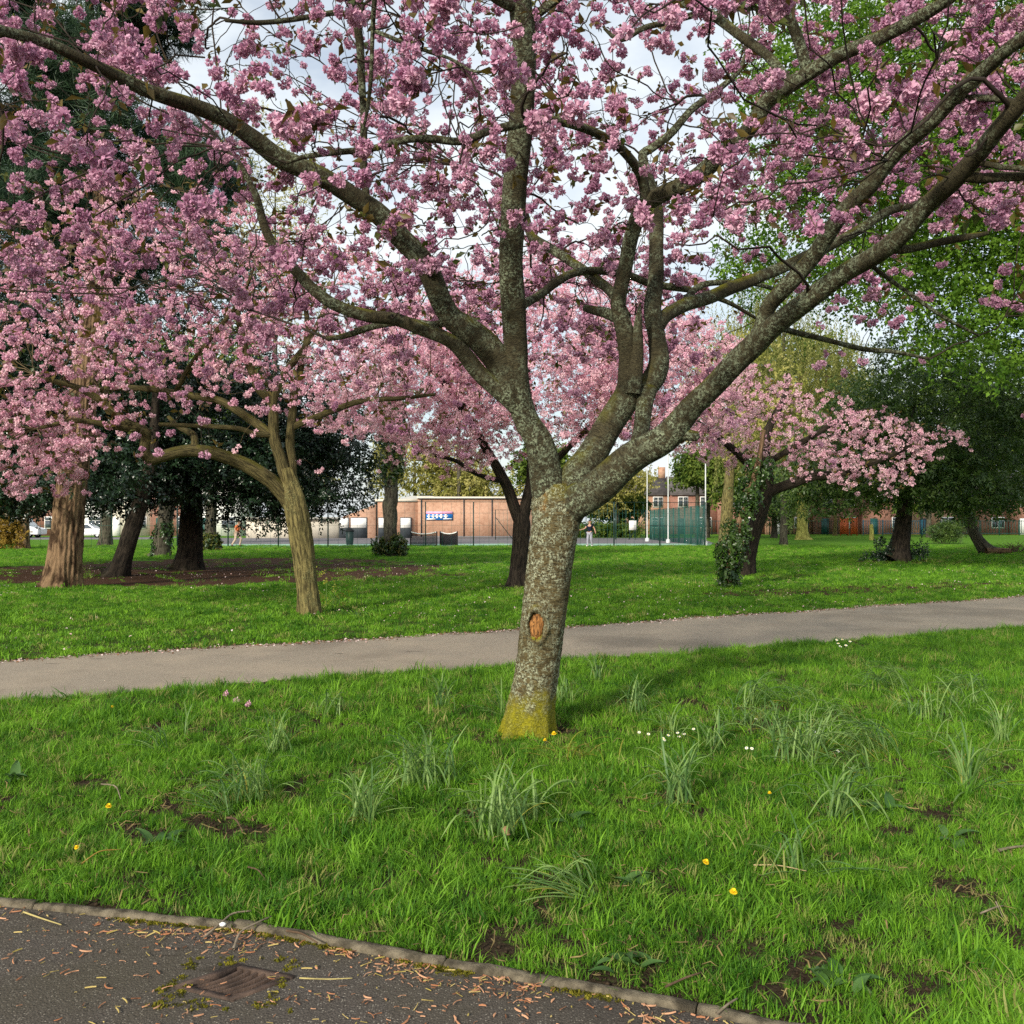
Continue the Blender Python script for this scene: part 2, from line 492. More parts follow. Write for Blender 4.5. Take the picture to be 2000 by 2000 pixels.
# kerb of concrete edging stones
kx = np.linspace(-5.5, 4.2, 600)
ks = np.concatenate([[0], np.cumsum(np.hypot(np.diff(kx), np.diff(yk(kx))))])
kroot = tag(bpy.data.objects.new("kerb", None), kind='structure'); COL.objects.link(kroot)
s0 = 0.0
while s0 < ks[-1] - .9:
    s1 = s0 + .905
    ss = np.linspace(s0 + .004, s1 - .004, 12)
    x = np.interp(ss, ks, kx); y = yk(x)
    tx, ty = np.gradient(x), np.gradient(y); l = np.hypot(tx, ty); nx_, ny_ = -ty / l, tx / l
    dz = rng.normal(0, .005); tw = rng.normal(0, .005)
    prof = [(-.0, -.05), (.0, .016), (.009, .025), (.036, .027), (.044, .020), (.044, -.05)]
    V = np.array([[[x[i] + nx_[i] * (o + tw), y[i] + ny_[i] * (o + tw), h + dz + .003 * math.sin(i * 1.7 + s0 * 3) + rng.normal(0, .0015)] for o, h in prof] for i in range(12)])
    i = np.arange(72).reshape(12, 6)
    Q = np.stack([i[:-1, :-1], i[1:, :-1], i[1:, 1:], i[:-1, 1:]], -1).reshape(-1, 4)
    caps = [[0, 1, 2, 5], [2, 3, 4, 5], [66 + 5, 66 + 2, 66 + 1, 66], [66 + 5, 66 + 4, 66 + 3, 66 + 2]]
    Geo().add(V.reshape(-1, 3), np.vstack([Q, caps])).build("kerb_stone", M_KERB, kroot)
    s0 = s1

# bare earth under the left trees and trodden patches under the right ones
def patch(name, cx, cy, rx, ry, z, mat, seed, rot=0.0, n=90):
    r2 = np.random.default_rng(seed)
    th = np.linspace(0, 2 * np.pi, n, endpoint=False)
    w = 1 + sum(r2.uniform(.02, .10) * np.sin(k * th + r2.uniform(0, 6)) for k in (2, 3, 5, 8, 13, 21))
    x = np.cos(th) * rx * w; y = np.sin(th) * ry * w
    X = cx + x * math.cos(rot) - y * math.sin(rot); Y = cy + x * math.sin(rot) + y * math.cos(rot)
    V = np.vstack([np.stack([X, Y, np.full(n, z)], 1), [[cx, cy, z]]])
    T = np.stack([np.arange(n), (np.arange(n) + 1) % n, np.full(n, n)], 1)
    return tag(Geo().add(V, None, T).build(name, mat), kind='structure')
PATCHES = [(-10.2, 32.5, 8.2, 10.0, .1, 'bare_earth', 3), (8.6, 22.6, 5.0, 1.2, .45, 'trodden_earth', 4),
           (1.9, 22.3, 1.3, .5, .3, 'trodden_earth', 5), (7.9, 28.4, 1.3, .9, .2, 'trodden_earth', 6),
           (16.0, 38.0, 2.6, 1.6, .0, 'trodden_earth', 7), (.2, 23.2, 1.0, .8, .0, 'trodden_earth', 8),
           (14.5, 24.6, 3.6, .5, .45, 'trodden_earth', 9)]
for q in PATCHES:
    patch(q[5], q[0], q[1], q[2], q[3], .005, M_SOIL, q[6], q[4])
def in_patch(x, y, grow_=1.0):
    m = np.zeros(len(x), bool)
    for q in PATCHES:
        dx, dy = x - q[0], y - q[1]
        c, s = math.cos(q[4]), math.sin(q[4])
        m |= ((dx * c + dy * s) / (q[2] * grow_)) ** 2 + ((-dx * s + dy * c) / (q[3] * grow_)) ** 2 < 1
    return m

# ================================================================== grass
def grass_proto(name, nb, rad, h0, h1, wid, mat, lean=.5):
    g = Geo()
    for _ in range(nb):
        az = rng.uniform(0, 6.283); r = rad * math.sqrt(rng.uniform(0, 1)); b = np.array([r * math.cos(az), r * math.sin(az), -.004])
        h = rng.uniform(h0, h1); a2 = rng.uniform(0, 6.283); ln = rng.uniform(.1, 1.0) * lean * h
        d = np.array([math.cos(a2), math.sin(a2), 0]); s = np.array([-d[1], d[0], 0]) * wid * rng.uniform(.7, 1.3) * .5
        p1 = b + d * ln * .3 + np.array([0, 0, h * .55]); p2 = b + d * ln + np.array([0, 0, h * rng.uniform(.75, 1.0)])
        g.add([b - s, b + s, p1 + s * .8, p1 - s * .8, p2], [[0, 1, 2, 3]], [[3, 2, 4]])
    return proto(name, g, mat)

def m_grass(name, ca, cb, cc):
    t = NT(name)
    f = t.math('ADD', t.math('MULTIPLY', t.rand(), .55), t.math('MULTIPLY', t.noise(1.1, 4, .7), .95))
    c = t.mix(t.ramp(f, .42, 1.05), ca, cb)
    c = t.mix(t.math('MULTIPLY', t.ramp(t.rand(), .90, .96), .8), c, cc)
    sh = t.principled(c, .55, .25)
    return t.done(t.trans(sh, c, .45))
M_GRASS = m_grass("grass_blades", (.046, .155, .010), (.22, .45, .030), (.36, .32, .12))
TUFTS = [grass_proto("tuft", 26, .055, .03, .070, .0044, M_GRASS, 1.3), grass_proto("tuft", 22, .05, .04, .085, .0048, M_GRASS, 1.1),
         grass_proto("tuft", 30, .065, .02, .05, .0042, M_GRASS, 1.9), grass_proto("tuft", 12, .05, .03, .11, .0046, M_GRASS, 1.0)]
WIDE = [grass_proto("tuft", 40, .15, .035, .075, .010, M_GRASS, 1.2), grass_proto("tuft", 40, .16, .03, .06, .010, M_GRASS, 1.6)]

def vnoise(x, y, s, seed):
    """cheap value noise for thinning the lawn"""
    r2 = np.random.default_rng(seed); tab = r2.uniform(0, 1, (64, 64))
    u, v = x * s, y * s; i, j = np.floor(u).astype(int), np.floor(v).astype(int); fx, fy = u - i, v - j
    fx, fy = fx * fx * (3 - 2 * fx), fy * fy * (3 - 2 * fy)
    t = lambda a, b: tab[a % 64, b % 64]
    return (t(i, j) * (1 - fx) + t(i + 1, j) * fx) * (1 - fy) + (t(i, j + 1) * (1 - fx) + t(i + 1, j + 1) * fx) * fy

TRUNKS = []      # filled here so that no grass grows through the trunks: x, y, radius
for px, py, r in ((1030, 1432, .20), (605, 1201, .2), (119, 1149, .42), (233, 1126, .3), (367, 1113, .5), (1011, 1147, .25), (1458, 1123, .28), (1760, 1097, .4)):
    q = G(px, py); TRUNKS.append((q[0], q[1], r))

def lawn(name, y0, y1, dens, s0, s1, side, bare, marg=1.12, protos=TUFTS):
    area = marg * 1.081 * (y1 ** 2 - y0 ** 2) / 2
    n = int(area * dens)
    y = np.sqrt(rng.uniform(y0 ** 2, y1 ** 2, n)); x = (rng.uniform(-.5, .5, n)) * y * 1.081 * marg
    if side == 'near': ok = (y > yk(x) + .05 + np.abs(rng.normal(0, .02, n))) & (y < yn(x) + .02 + rng.normal(0, .03, n))
    else: ok = y > yf(x) - .02 + rng.normal(0, .05, n)
    th = .6 * vnoise(x + 50, y + 50, 3.1, 1) + .4 * vnoise(x + 50, y + 50, 9.0, 2)
    ok &= th > bare - .12 * rng.uniform(0, 1, n)
    ip = in_patch(x, y, .95)
    ok &= ~(ip & (rng.uniform(0, 1, n) > np.where(x > 0, .38, .05) + .25 * (vnoise(x + 9, y + 9, .9, 7) > .68)))
    for tx, ty, tr in TRUNKS: ok &= (x - tx) ** 2 + (y - ty) ** 2 > tr ** 2
    x, y, th = x[ok], y[ok], th[ok]; n = len(x)
    sc = rng.uniform(s0, s1, n) * (.45 + 1.0 * th) * rng.choice([.8, 1.0, 1.35], n, p=[.45, .42, .13])
    # the mown strip along the path edge stays a little longer
    rot = np.stack([rng.normal(0, .24, n), rng.normal(0, .24, n), rng.uniform(0, 6.283, n)], 1)
    o = scatter(name, np.stack([x, y, np.zeros(n)], 1), rot, sc, protos)
    return tag(o, kind='stuff')
lawn("grass", 2.7, 7.0, 760, .62, 1.15, 'near', .295)
lawn("grass", 7.0, 18.0, 330, .85, 1.4, 'near', .30)
lawn("grass", 9.0, 24.0, 60, .75, 1.15, 'far', .24, 1.12, WIDE)
lawn("grass", 24.0, 64.0, 22, .9, 1.35, 'far', .22, 1.05, WIDE)

# crumbs of soil and dead bits lying in the thin places of the near lawn
M_CRUMB = plain("soil_crumb", (.040, .028, .018), .95, .05, .5, 40.0)
M_DEAD = plain("dead_grass_bit", (.20, .15, .065), .9, .05, .4, 20.0)
def crumb():
    g = Geo(); p = np.array([[1, 0, 0], [-1, 0, 0], [0, 1, 0], [0, -1, 0], [0, 0, .8], [0, 0, -.5]]) * rng.uniform(.6, 1.2, (6, 1)) * .009
    g.add(p, None, [[0, 2, 4], [2, 1, 4], [1, 3, 4], [3, 0, 4], [2, 0, 5], [1, 2, 5], [3, 1, 5], [0, 3, 5]]); return proto("crumb", g, [M_CRUMB])
def dead_bit():
    g = Geo(); L = rng.uniform(.025, .06); b = rng.normal(0, .01)
    g.add([[-L / 2, -.0018, .004], [-L / 2, .0018, .004], [0, b + .002, .012], [0, b - .002, .012], [L / 2, 0, .005]], [[0, 1, 2, 3]], [[3, 2, 4]]); return proto("dead_bit", g, [M_DEAD])
n = 30000
y = np.sqrt(rng.uniform(2.8 ** 2, 8.5 ** 2, n)); x = rng.uniform(-.6, .6, n) * y
th = .6 * vnoise(x + 50, y + 50, 3.1, 1) + .4 * vnoise(x + 50, y + 50, 9.0, 2)
kk = (y > yk(x) + .05) & (y < yn(x)); isd = rng.uniform(0, 1, n) < .22
ok = kk & ((th < .37) | (isd & (rng.uniform(0, 1, n) < .35)))
x, y, isd = x[ok], y[ok], isd[ok]
tag(scatter("soil_crumbs", np.stack([x, y, np.where(isd, rng.uniform(.004, .05, len(x)), .003)], 1), np.stack([rng.normal(0, .3, len(x)), rng.normal(0, .3, len(x)), rng.uniform(0, 6.28, len(x))], 1),
    rng.uniform(.5, 1.7, len(x)), [crumb(), crumb(), crumb(), dead_bit(), dead_bit(), dead_bit()], None, np.where(isd, rng.integers(3, 6, len(x)), rng.integers(0, 3, len(x)))), kind='stuff')

# ================================================================== far buildings, court and fences
M_BRICK = None
def m_brick(name, ca, cb, mortar, sx=1.0):
    t = NT(name)
    b = t.n('TexBrick'); p = t.sep(t.pos()); cv = t.n('CombineXYZ')
    t.l(t.math('ADD', p[0], p[1]), cv.inputs[0]); t.l(p[2], cv.inputs[1])
    t.l(cv.outputs[0], b.inputs['Vector'])
    b.inputs['Scale'].default_value = 1.0; b.inputs['Brick Width'].default_value = .225; b.inputs['Row Height'].default_value = .075
    b.inputs['Mortar Size'].default_value = .012; b.inputs['Color1'].default_value = (*ca, 1); b.inputs['Color2'].default_value = (*cb, 1)
    b.inputs['Mortar'].default_value = (*mortar, 1)
    n = t.noise(.6, 5); n2 = t.noise(3.0, 6, .8)
    c = t.mix(t.math('MULTIPLY', t.ramp(n, .4, .7), .45), b.outputs['Color'], tuple(x * .6 for x in ca))
    c = t.mix(t.math('MULTIPLY', t.ramp(n2, .45, .65), .55), c, tuple(x * .55 for x in cb))
    return t.done(t.principled(c, .9, .1))
M_BRICK = m_brick("orange_brick", (.50, .27, .17), (.44, .21, .13), (.48, .38, .30))
M_BRICK_R = m_brick("red_brick", (.32, .125, .085), (.25, .10, .07), (.32, .24, .20))
M_RENDER = plain("cream_render", (.62, .57, .48), .9, .1, .12, .8)
M_WHITE = plain("white_paint", (.80, .80, .78), .6, .3, .06, 1.0)
M_SHUT = plain("slate_grey_shutter", (.045, .055, .065), .6, .3, .2, 2.0)
M_ROOF = plain("slate_roof", (.10, .09, .09), .8, .2, .3, 2.0)
M_ROOF_P = plain("pale_roof_felt", (.55, .53, .48), .9, .1, .12, .5)
M_GLASS = plain("window_glass", (.05, .06, .07), .08, .6, .3, .6)
M_TEAL = plain("green_fence_paint", (.012, .075, .062), .5, .4, .2, 2.0)
M_TEAL_D = plain("dark_green_post_paint", (.012, .035, .032), .5, .4, .2, 2.0)
M_COURT = plain("court_surface", (.30, .46, .36), .95, .05, .10, .3)
M_TARMAC = plain("grey_tarmac", (.17, .16, .165), .95, .05, .12, .3)
M_STEEL = plain("galvanised_steel", (.55, .57, .57), .45, .5, .1, 2.0)
M_BLUE = plain("blue_sign_board", (.015, .20, .62), .5, .3, .1, 2.0)
M_PINK = plain("pink_sign_band", (.85, .40, .58), .5, .3, .12, 1.0)
M_NET = plain("black_net_cord", (.012, .013, .015), .9, .1, .2, 4.0)
M_BLACK = plain("black_rubber", (.015, .015, .016), .7, .2, .2, 4.0)
M_HEDGE_WALL = None

# court surface and the tarmac around it
g = Geo(); g.add([[-19.5, 58.6, .006], [13.2, 63.2, .006], [15.0, 71.0, .006], [-22, 69.0, .006]], [[0, 1, 2, 3]])
tag(g.build("court_surface", M_COURT), kind='structure')
g = Geo(); g.add([[-24, 69.0, .010], [15.2, 71.0, .010], [19.0, 96, .010], [-34, 96, .010]], [[0, 1, 2, 3]])
tag(g.build("tarmac", M_TARMAC), kind='structure')
g = Geo(); g.add([[-90, 84, .008], [-34.2, 90, .008], [-34.2, 101.5, .008], [-100, 104.5, .008]], [[0, 1, 2, 3]])
tag(g.build("street", M_TARMAC), kind='structure')
g = Geo(); g.add([[-90, 82.3, .02], [-34.2, 88.6, .02], [-34.2, 89.95, .02], [-90, 83.95, .02]], [[0, 1, 2, 3]])
tag(g.build("pavement", plain("pale_paving", (.45, .43, .40), .9, .1)), kind='structure')

def fence_line(name, label, a, b, h, gap, mat_p, pw, rails=(), wires=None, brace=False, group=None, y_off=0.0):
    a = np.array(a, float); b = np.array(b, float); L = np.linalg.norm(b - a); d = (b - a) / L
    root = empty(name, (*a, 0), label, "fence", group)
    n = int(round(L / gap)); ang = math.atan2(d[1], d[0])
    pm = Geo().box((0, 0, h / 2), (pw, pw, h)).mesh("fence_post", mat_p)
    for k in range(n + 1):
        q = d * (L * k / n)
        obj("fence_post", pm, root, (q[0], q[1], 0), (0, 0, ang))
    for z in rails:
        c = d * L / 2
        Geo().box((0, 0, 0), (L, pw * .5, pw * .5)).build("fence_rail", mat_p, root, loc=(c[0], c[1], z), rot=(0, 0, ang))
    if wires:
        stp, wd, hs, mt = wires
        g = Geo(); m = int(L / stp)
        for k in range(m + 1):
            q = d * (L * k / m); g.box((q[0], q[1], h / 2 - .03), (wd, wd, h - .1), rz=ang)
        for z in hs:
            g.box((*(d * L / 2), z), (L, wd, wd), rz=ang)
        tag(g.build("wire_mesh", mt, root), kind='stuff')
    if brace:
        for q, s in ((d * .0, 1), (b - a, -1)):
            e = q + d * s * 1.6
            g = Geo(); tubes(g, np.array([[[q[0], q[1], h * .75], [e[0], e[1], .02]]]), np.full((1, 2), pw * .45), 6, 0)
            g.build("fence_brace", mat_p, root)
    return root
M_WIRE = plain("green_wire", (.02, .10, .085), .5, .3, .1, 2.0)
corner = G(1377, 1066.5)[:2]
fence_line("court_fence", "long tall wire fence on thin dark posts along the near side of the court", (-33.5, 58.3), corner, 2.95, 3.05, M_TEAL_D, .075, (2.93,), (.6, .012, (.05, 1.4, 2.2), M_WIRE))
fence_line("mesh_fence", "dense green mesh fence running back from the court corner", corner + [0, .06], (12.7, 87.0), 2.75, 2.4, M_TEAL, .09, (2.72, 1.3), (.12, .014, [.4 * k + .1 for k in range(7)], M_WIRE), True)
fence_line("court_back_fence", "green wire fence across the far end of the court by the white sign", (12.3, 87.3), (-1.5, 86.0), 2.75, 2.9, M_TEAL_D, .07, (2.72,), (.35, .014, (.1, .9, 1.8), M_WIRE), True)

# white notice on the back fence
q = P(1235, 1026, 86.6)
nb = empty("notice_board", (q[0], 86.3, 0), "blank white notice board fixed on the far court fence", "sign")
Geo().box((0, 0, q[2]), (.66, .03, .86)).build("board", M_WHITE, nb)
for s in (-.28, .28): Geo().box((s, .04, q[2] - .5), (.05, .05, 1.6)).build("post", M_TEAL_D, nb)

# floodlight masts
def mast(px, y, Y, h, label, head):
    b = G(px, y) if Y is None else np.array([(px - 1000) * Y / F, Y, 0])
    r = empty("floodlight_mast", b, label, "lamp post", "white masts at the court")
    g = Geo(); tubes(g, np.array([[[0, 0, 0], [0, 0, h * .5], [0, 0, h]]]), np.array([[.055, .045, .04]]), 10, 0); g.build("pole", M_STEEL, r, True)
    g = Geo(); tubes(g, np.array([[[0, 0, 0], [0, 0, .25]]]), np.full((1, 2), .17), 10, 0); g.build("pole_base", M_STEEL, r)
    if head:
        Geo().box((0, 0, h - .05), (1.3, .06, .06)).build("cross_arm", M_STEEL, r)
        for s in (-.5, .5): Geo().box((s, -.1, h - .18), (.42, .22, .2)).build("floodlight", M_SHUT, r)
mast(1264, 0, 79.0, 8.0, "taller looking white mast farther back, left one inside the court fence", True)
mast(1305, 0, 73.0, 8.0, "white mast between the two others at the court, in front of the chimney house", True)
mast(1378, 0, 64.6, 5.6, "pale grey mast at the near corner of the green mesh fence", False)

# tennis nets
def net(x0, x1, Y, label):
    c = np.array([(x0 + x1 - 2000) / 2 * Y / F, Y, 0]); w = (x1 - x0) * Y / F
    r = empty("practice_net", c, label, "net", "nets on the court")
    for s in (-1, 1):
        g = Geo(); tubes(g, np.array([[[s * w / 2, 0, 0], [s * w / 2, 0, .98]]]), np.full((1, 2), .05), 8, 0); g.build("post", M_BLACK, r)
    xs = np.linspace(-w / 2, w / 2, 15); sag = .97 - .14 * (1 - (2 * xs / w) ** 2)
    g = Geo(); tubes(g, np.stack([xs, 0 * xs, sag], 1)[None], np.full((1, 15), .035), 6, 0); g.build("tape", M_WHITE, r)
    g = Geo()
    for k in range(46):
        x = -w / 2 + w * k / 45; z = .97 - .14 * (1 - (2 * x / w) ** 2); g.box((x, 0, z / 2 + .03), (.022, .012, z - .06))
    for z in np.arange(.1, .82, .09): g.box((0, 0, z), (w, .012, .018))
    tag(g.build("netting", M_NET, r), kind='stuff')
net(802, 853, 62.5, "wide black net with sagging white tape, left of the two nets")
net(860, 893, 63.2, "narrow black net right of the wider one on the court")

# brick pavilion
YP = 95.0
X = lambda px, Y=YP: (px - 1000) * Y / F
Z = lambda y, Y=YP: EYE - (y - HOR) * Y / F
pav = empty("pavilion", (X(860), YP, 0), "long low orange brick pavilion with white fascia behind the court", "building")
pl = lambda x, y, z: (x - X(860), y - YP, z)
def slab(name, mat, x0, x1, y0, y1, z0, z1, parent=None, org=None):
    o = org if org is not None else np.array([X(860), YP, 0])
    return Geo().box(((x0 + x1) / 2 - o[0], (y0 + y1) / 2 - o[1], (z0 + z1) / 2 - o[2]), (x1 - x0, y1 - y0, z1 - z0)).build(name, mat, parent if parent is not None else pav)
slab("wall", M_BRICK, X(816), X(1082), YP, YP + 9, -.1, Z(974))
slab("fascia", M_RENDER, X(814), X(1084), YP - .12, YP + 9.1, Z(974), Z(970))
slab("side_wall", M_BRICK, X(733), X(815.6), YP + .25, YP + 9, -.1, Z(980))
slab("side_fascia", M_RENDER, X(731), X(815.6), YP + .12, YP + 9.1, Z(980), Z(974.5))
g = Geo(); a0, a1, am = X(668), X(752), X(735)
g.add([pl(X(664), YP - .05, -.1), pl(X(733), YP - .05, -.1), pl(X(733), YP - .05, Z(985)), pl(X(664), YP - .05, Z(1012)),
       pl(X(664), YP + 8, -.1), pl(X(733), YP + 8, -.1), pl(X(733), YP + 8, Z(985)), pl(X(664), YP + 8, Z(1012))],
      [[0, 1, 2, 3], [5, 4, 7, 6], [1, 5, 6, 2], [4, 0, 3, 7], [3, 2, 6, 7]])
g.build("gable_wall", M_BRICK, pav)
slab("wing_wall", M_RENDER, X(480), X(663.6), YP + .1, YP + 7, -.1, Z(1014))
slab("wing_roof", M_ROOF_P, X(476), X(663.6), YP - .4, YP + 7.3, Z(1014), Z(1010))
g = Geo(); g.add([pl(X(775), YP + 1.5, Z(974)), pl(X(860), YP + 1.5, Z(974)), pl(X(840), YP + 3, Z(967)), pl(X(795), YP + 3, Z(967)), pl(X(860), YP + 8, Z(974)), pl(X(775), YP + 8, Z(974))],
                [[0, 1, 2, 3], [1, 4, 2, 2]], [[0, 3, 5], [3, 2, 4], [3, 4, 5]])
g.build("roof_light", M_ROOF_P, pav)
for x0, x1 in ((664, 681), (686, 716), (740, 754), (783, 802)):
    f = slab("shutter_door", M_SHUT, X(x0 - 1.5), X(x1 + 1.5), YP - .12, YP + .5, 0, Z(1010.5))
    w = slab("panel", M_WHITE, X(x0), X(x1), YP - .18, YP - .125, Z(1031), Z(1012), f, np.array([X(860), YP, 0]))
sg = slab("sign", M_BLUE, X(832), X(884), YP - .16, YP - .02, Z(1015.5), Z(999))
slab("sign_band", M_PINK, X(832), X(884), YP - .19, YP - .165, Z(1004), Z(999), sg)
for k, px in enumerate((838, 846.5, 854, 862, 871)):
    gz = Geo()
    o = np.array([X(860), YP, 0]); w = .30 if k < 3 else .36
    gz.box((X(px) - o[0], -.20, Z(1006)), (w * .6, .03, .16)); gz.box((X(px) - o[0], -.20, Z(1008.3)), (w * 1.15, .03, .13)); gz.box((X(px) - o[0], -.20, Z(1011)), (w * .5, .03, .14))
    gz.build("sign_figure", M_WHITE, sg)
slab("sign_strip", M_WHITE, X(833.5), X(851), YP - .19, YP - .165, Z(1015), Z(1012.6), sg)
slab("sign_strip", M_WHITE, X(866), X(883), YP - .19, YP - .165, Z(1014.2), Z(1012.4), sg)
for px in (822, 905, 960, 1030):
    slab("downpipe", M_SHUT, X(px), X(px) + .09, YP - .14, YP - .03, .2, Z(974) - .02)
slab("gutter", M_SHUT, X(816), X(1082), YP - .26, YP - .125, Z(974.6), Z(973.2))
slab("plinth", M_TARMAC, X(733.5), X(1082), YP - .06, YP + .2, 0, .22)
# dark bin by the doors
q = G(683, 1064)
bn = empty("litter_bin", q, "dark green bin standing on the tarmac in front of the pavilion doors", "bin")
g = Geo(); tubes(g, np.array([[[0, 0, 0], [0, 0, .3], [0, 0, .95]]]), np.array([[.24, .27, .30]]), 10, 0); g.build("body", M_TEAL_D, bn)
g = Geo(); tubes(g, np.array([[[0, 0, .95], [0, 0, 1.0], [0, 0, 1.12]]]), np.array([[.34, .34, .2]]), 10, 0); g.build("lid", M_BLACK, bn)

# houses
def house(x0, x1, Y, wall, eave, ridge, label, group, seed, bay=True, cols=2):
    r2 = np.random.default_rng(seed)
    h = empty("terraced_house", ((x0 + x1) / 2, Y, 0), label, "house", group)
    w = x1 - x0; hx = w / 2 - .01; dp = 8.0
    g = Geo(); g.box((0, dp / 2, eave / 2), (2 * hx, dp, eave)); g.build("wall", wall, h)
    g = Geo(); g.add([[-hx, -.35, eave], [hx, -.35, eave], [hx, dp / 2, ridge], [-hx, dp / 2, ridge], [hx, dp + .35, eave], [-hx, dp + .35, eave]],
                     [[0, 1, 2, 3], [3, 2, 4, 5], [0, 5, 4, 1]], [[1, 4, 2], [0, 3, 5]]); rf = g.build("roof", M_ROOF, h)
    g = Geo(); g.box((hx - .5, dp / 2, ridge + .5), (.9, .7, 1.6)); ch = g.build("chimney", M_BRICK, rf)
    for lv in (0, 1):
        for k in range(cols):
            if lv == 0 and k == 0:
                d = Geo().box((-w / 2 + w * .22, -.04, 1.05), (.95, .12, 2.1)).build("door", random.choice([M_SHUT, M_WHITE, M_TEAL]), h)
                continue
            cx = -w / 2 + w * (k + .55) / cols * .95; cz = 1.55 + lv * 2.75; ww = 1.7 if lv == 0 else 1.35
            f = Geo().box((cx, -.05, cz), (ww, .14, 1.45)).build("window", M_WHITE, h)
            for s in (-1, 1):
                Geo().box((cx + s * ww * .24, -.13, cz - .18), (ww * .42, .03, .85)).build("pane", M_GLASS, f)
                Geo().box((cx + s * ww * .24, -.13, cz + .46), (ww * .42, .03, .34)).build("pane", M_GLASS, f)
    return h
kinds = [(M_RENDER, 'cream rendered'), (M_BRICK_R, 'brown brick'), (M_WHITE, 'white painted'), (M_RENDER, 'pale rendered'), (M_BRICK_R, 'dark brick'), (M_WHITE, 'whitewashed')]
where_l = ['at the left edge of the photo', 'behind the white van', 'left of the big brown trunk', 'behind the white car', 'beside the leaning dark trunk', 'behind the ivy-clad trunk']
for k in range(6):
    x0 = -64 + k * 5.4
    house(x0, x0 + 5.4, 113 - k * .5, kinds[k][0], 5.3, 8.0, f"{kinds[k][1]} terraced house across the street {where_l[k]}", "houses across the street on the left", k)
where_r = ['with the orange chimney behind the mesh fence', 'just right of the mesh fence', 'behind the pale ivy trunk', 'behind the leaning blossom tree', 'left of the yellow trunk',
           'behind the small yellow stump', 'behind the dark broad trunk', 'behind the round bush', 'at the right edge of the photo']
for k in range(9):
    x0 = 15.0 + k * 6.2
    house(x0, x0 + 6.2, 127 - k * .6, M_BRICK_R if k % 3 else M_BRICK, 5.2, 7.9, f"red brick terraced house {where_r[k]}", "red brick houses beyond the park", 20 + k)

# railings at the far right
M_RAILB = plain("blue_railing_paint", (.03, .22, .32), .5, .4, .15, 1.0)
M_ORANGE = plain("orange_panel_paint", (.52, .11, .03), .5, .4, .15, 1.0)
def railing(x0, x1, Y, label, mat, gap):
    r = empty("park_railing", (x0, Y, 0), label, "railing", "railings beyond the lawn"); L = x1 - x0
    for z in (.25, 1.75): Geo().box((L / 2, 0, z), (L, .05, .06)).build("rail", mat, r)
    for k in range(int(L / 2.4) + 1): Geo().box((k * 2.4, 0, .95), (.10, .10, 1.9)).build("post", mat, r)
    g = Geo()
    for k in range(int(L / gap)): g.box((k * gap + .05, 0, 1.0), (.045, .03, 1.65))
    tag(g.build("bars", mat, r), kind='stuff')
railing(43.0, 51.0, 116, "blue park railing left of the broad dark trunk on the right", M_RAILB, .3)
railing(52.0, 64.0, 115, "teal park railing right of the broad dark trunk", M_TEAL, .35)
railing(22.5, 42.5, 118, "dark park railing between the blossom tree and the blue railing", M_TEAL_D, .4)
for px, w, lab in ((1649, .9, "narrow orange board left of the blue railing"), (1668, .7, "small red-orange board beside the blue railing")):
    q = np.array([(px - 1000) * 114 / F, 114, 0])
    t_ = empty("play_panel", q, lab, "panel"); Geo().box((0, 0, 1.15), (w, .1, 1.9)).build("board", M_ORANGE, t_)
    for s in (-w / 2, w / 2): Geo().box((s, 0, 1.1), (.12, .14, 2.2)).build("post", M_ORANGE, t_)

# parked vehicles on the left street
def wheel(x, y, r, parent):
    g = Geo(); tubes(g, np.array([[[x, y - .11, r], [x, y + .11, r]]]), np.full((1, 2), r), 18, 0); w = g.build("wheel", M_BLACK, parent)
    g = Geo(); tubes(g, np.array([[[x, y - .13, r], [x, y - .10, r]]]), np.full((1, 2), r * .6), 14, 0); g.build("rim", M_STEEL, w)
def vehicle(name, c, prof, glass, width, paint, label, cat, wb, wr):
    r = empty(name, c, label, cat)
    prof = np.array(prof); n = len(prof)
    ws = np.interp(prof[:, 1], [0, prof[:, 1].max() * .5, prof[:, 1].max()], [.97, 1.0, .82]) * width / 2
    V = np.vstack([np.stack([prof[:, 0], -ws, prof[:, 1]], 1), np.stack([prof[:, 0], ws, prof[:, 1]], 1)])
    Q = [[i, (i + 1) % n, n + (i + 1) % n, n + i] for i in range(n)]
    bm = bmesh.new(); vs = [bm.verts.new(v) for v in V]
    bm.faces.new(vs[:n][::-1]); bm.faces.new(vs[n:])
    for q in Q: bm.faces.new([vs[k] for k in q])
    bmesh.ops.recalc_face_normals(bm, faces=bm.faces)
    bmesh.ops.bevel(bm, geom=list(bm.edges), offset=.05, segments=2, affect='EDGES')
    me = bpy.data.meshes.new("body"); bm.to_mesh(me); bm.free(); me.materials.append(paint)
    obj("body", me, r)
    for gl in glass:
        gl = np.array(gl)
        w2 = np.interp(gl[:, 1], [0, prof[:, 1].max() * .5, prof[:, 1].max()], [.97, 1.0, .82]) * width / 2 + .012
        for s in (-1, 1):
            Vg = np.stack([gl[:, 0], s * w2, gl[:, 1]], 1)
            Geo().add(np.vstack([Vg, Vg * [1, 1, 1] - [0, s * .03, 0]]), [[0, 1, 2, 3], [7, 6, 5, 4], [0, 4, 5, 1], [2, 6, 7, 3]]).build("side_window", M_GLASS, r)
    for x in wb:
        for s in (-1, 1): wheel(x, s * (width / 2 - .1), wr, r)
    mx = prof[:, 0].max()
    for s in (-1, 1):
        Geo().box((mx - .1, s * width * .36, prof[:, 1].max() * .42), (.16, .26, .16)).build("headlight", M_STEEL, r)
    return r
M_CARW = plain("white_car_paint", (.78, .79, .82), .25, .5, .03, 1.0)
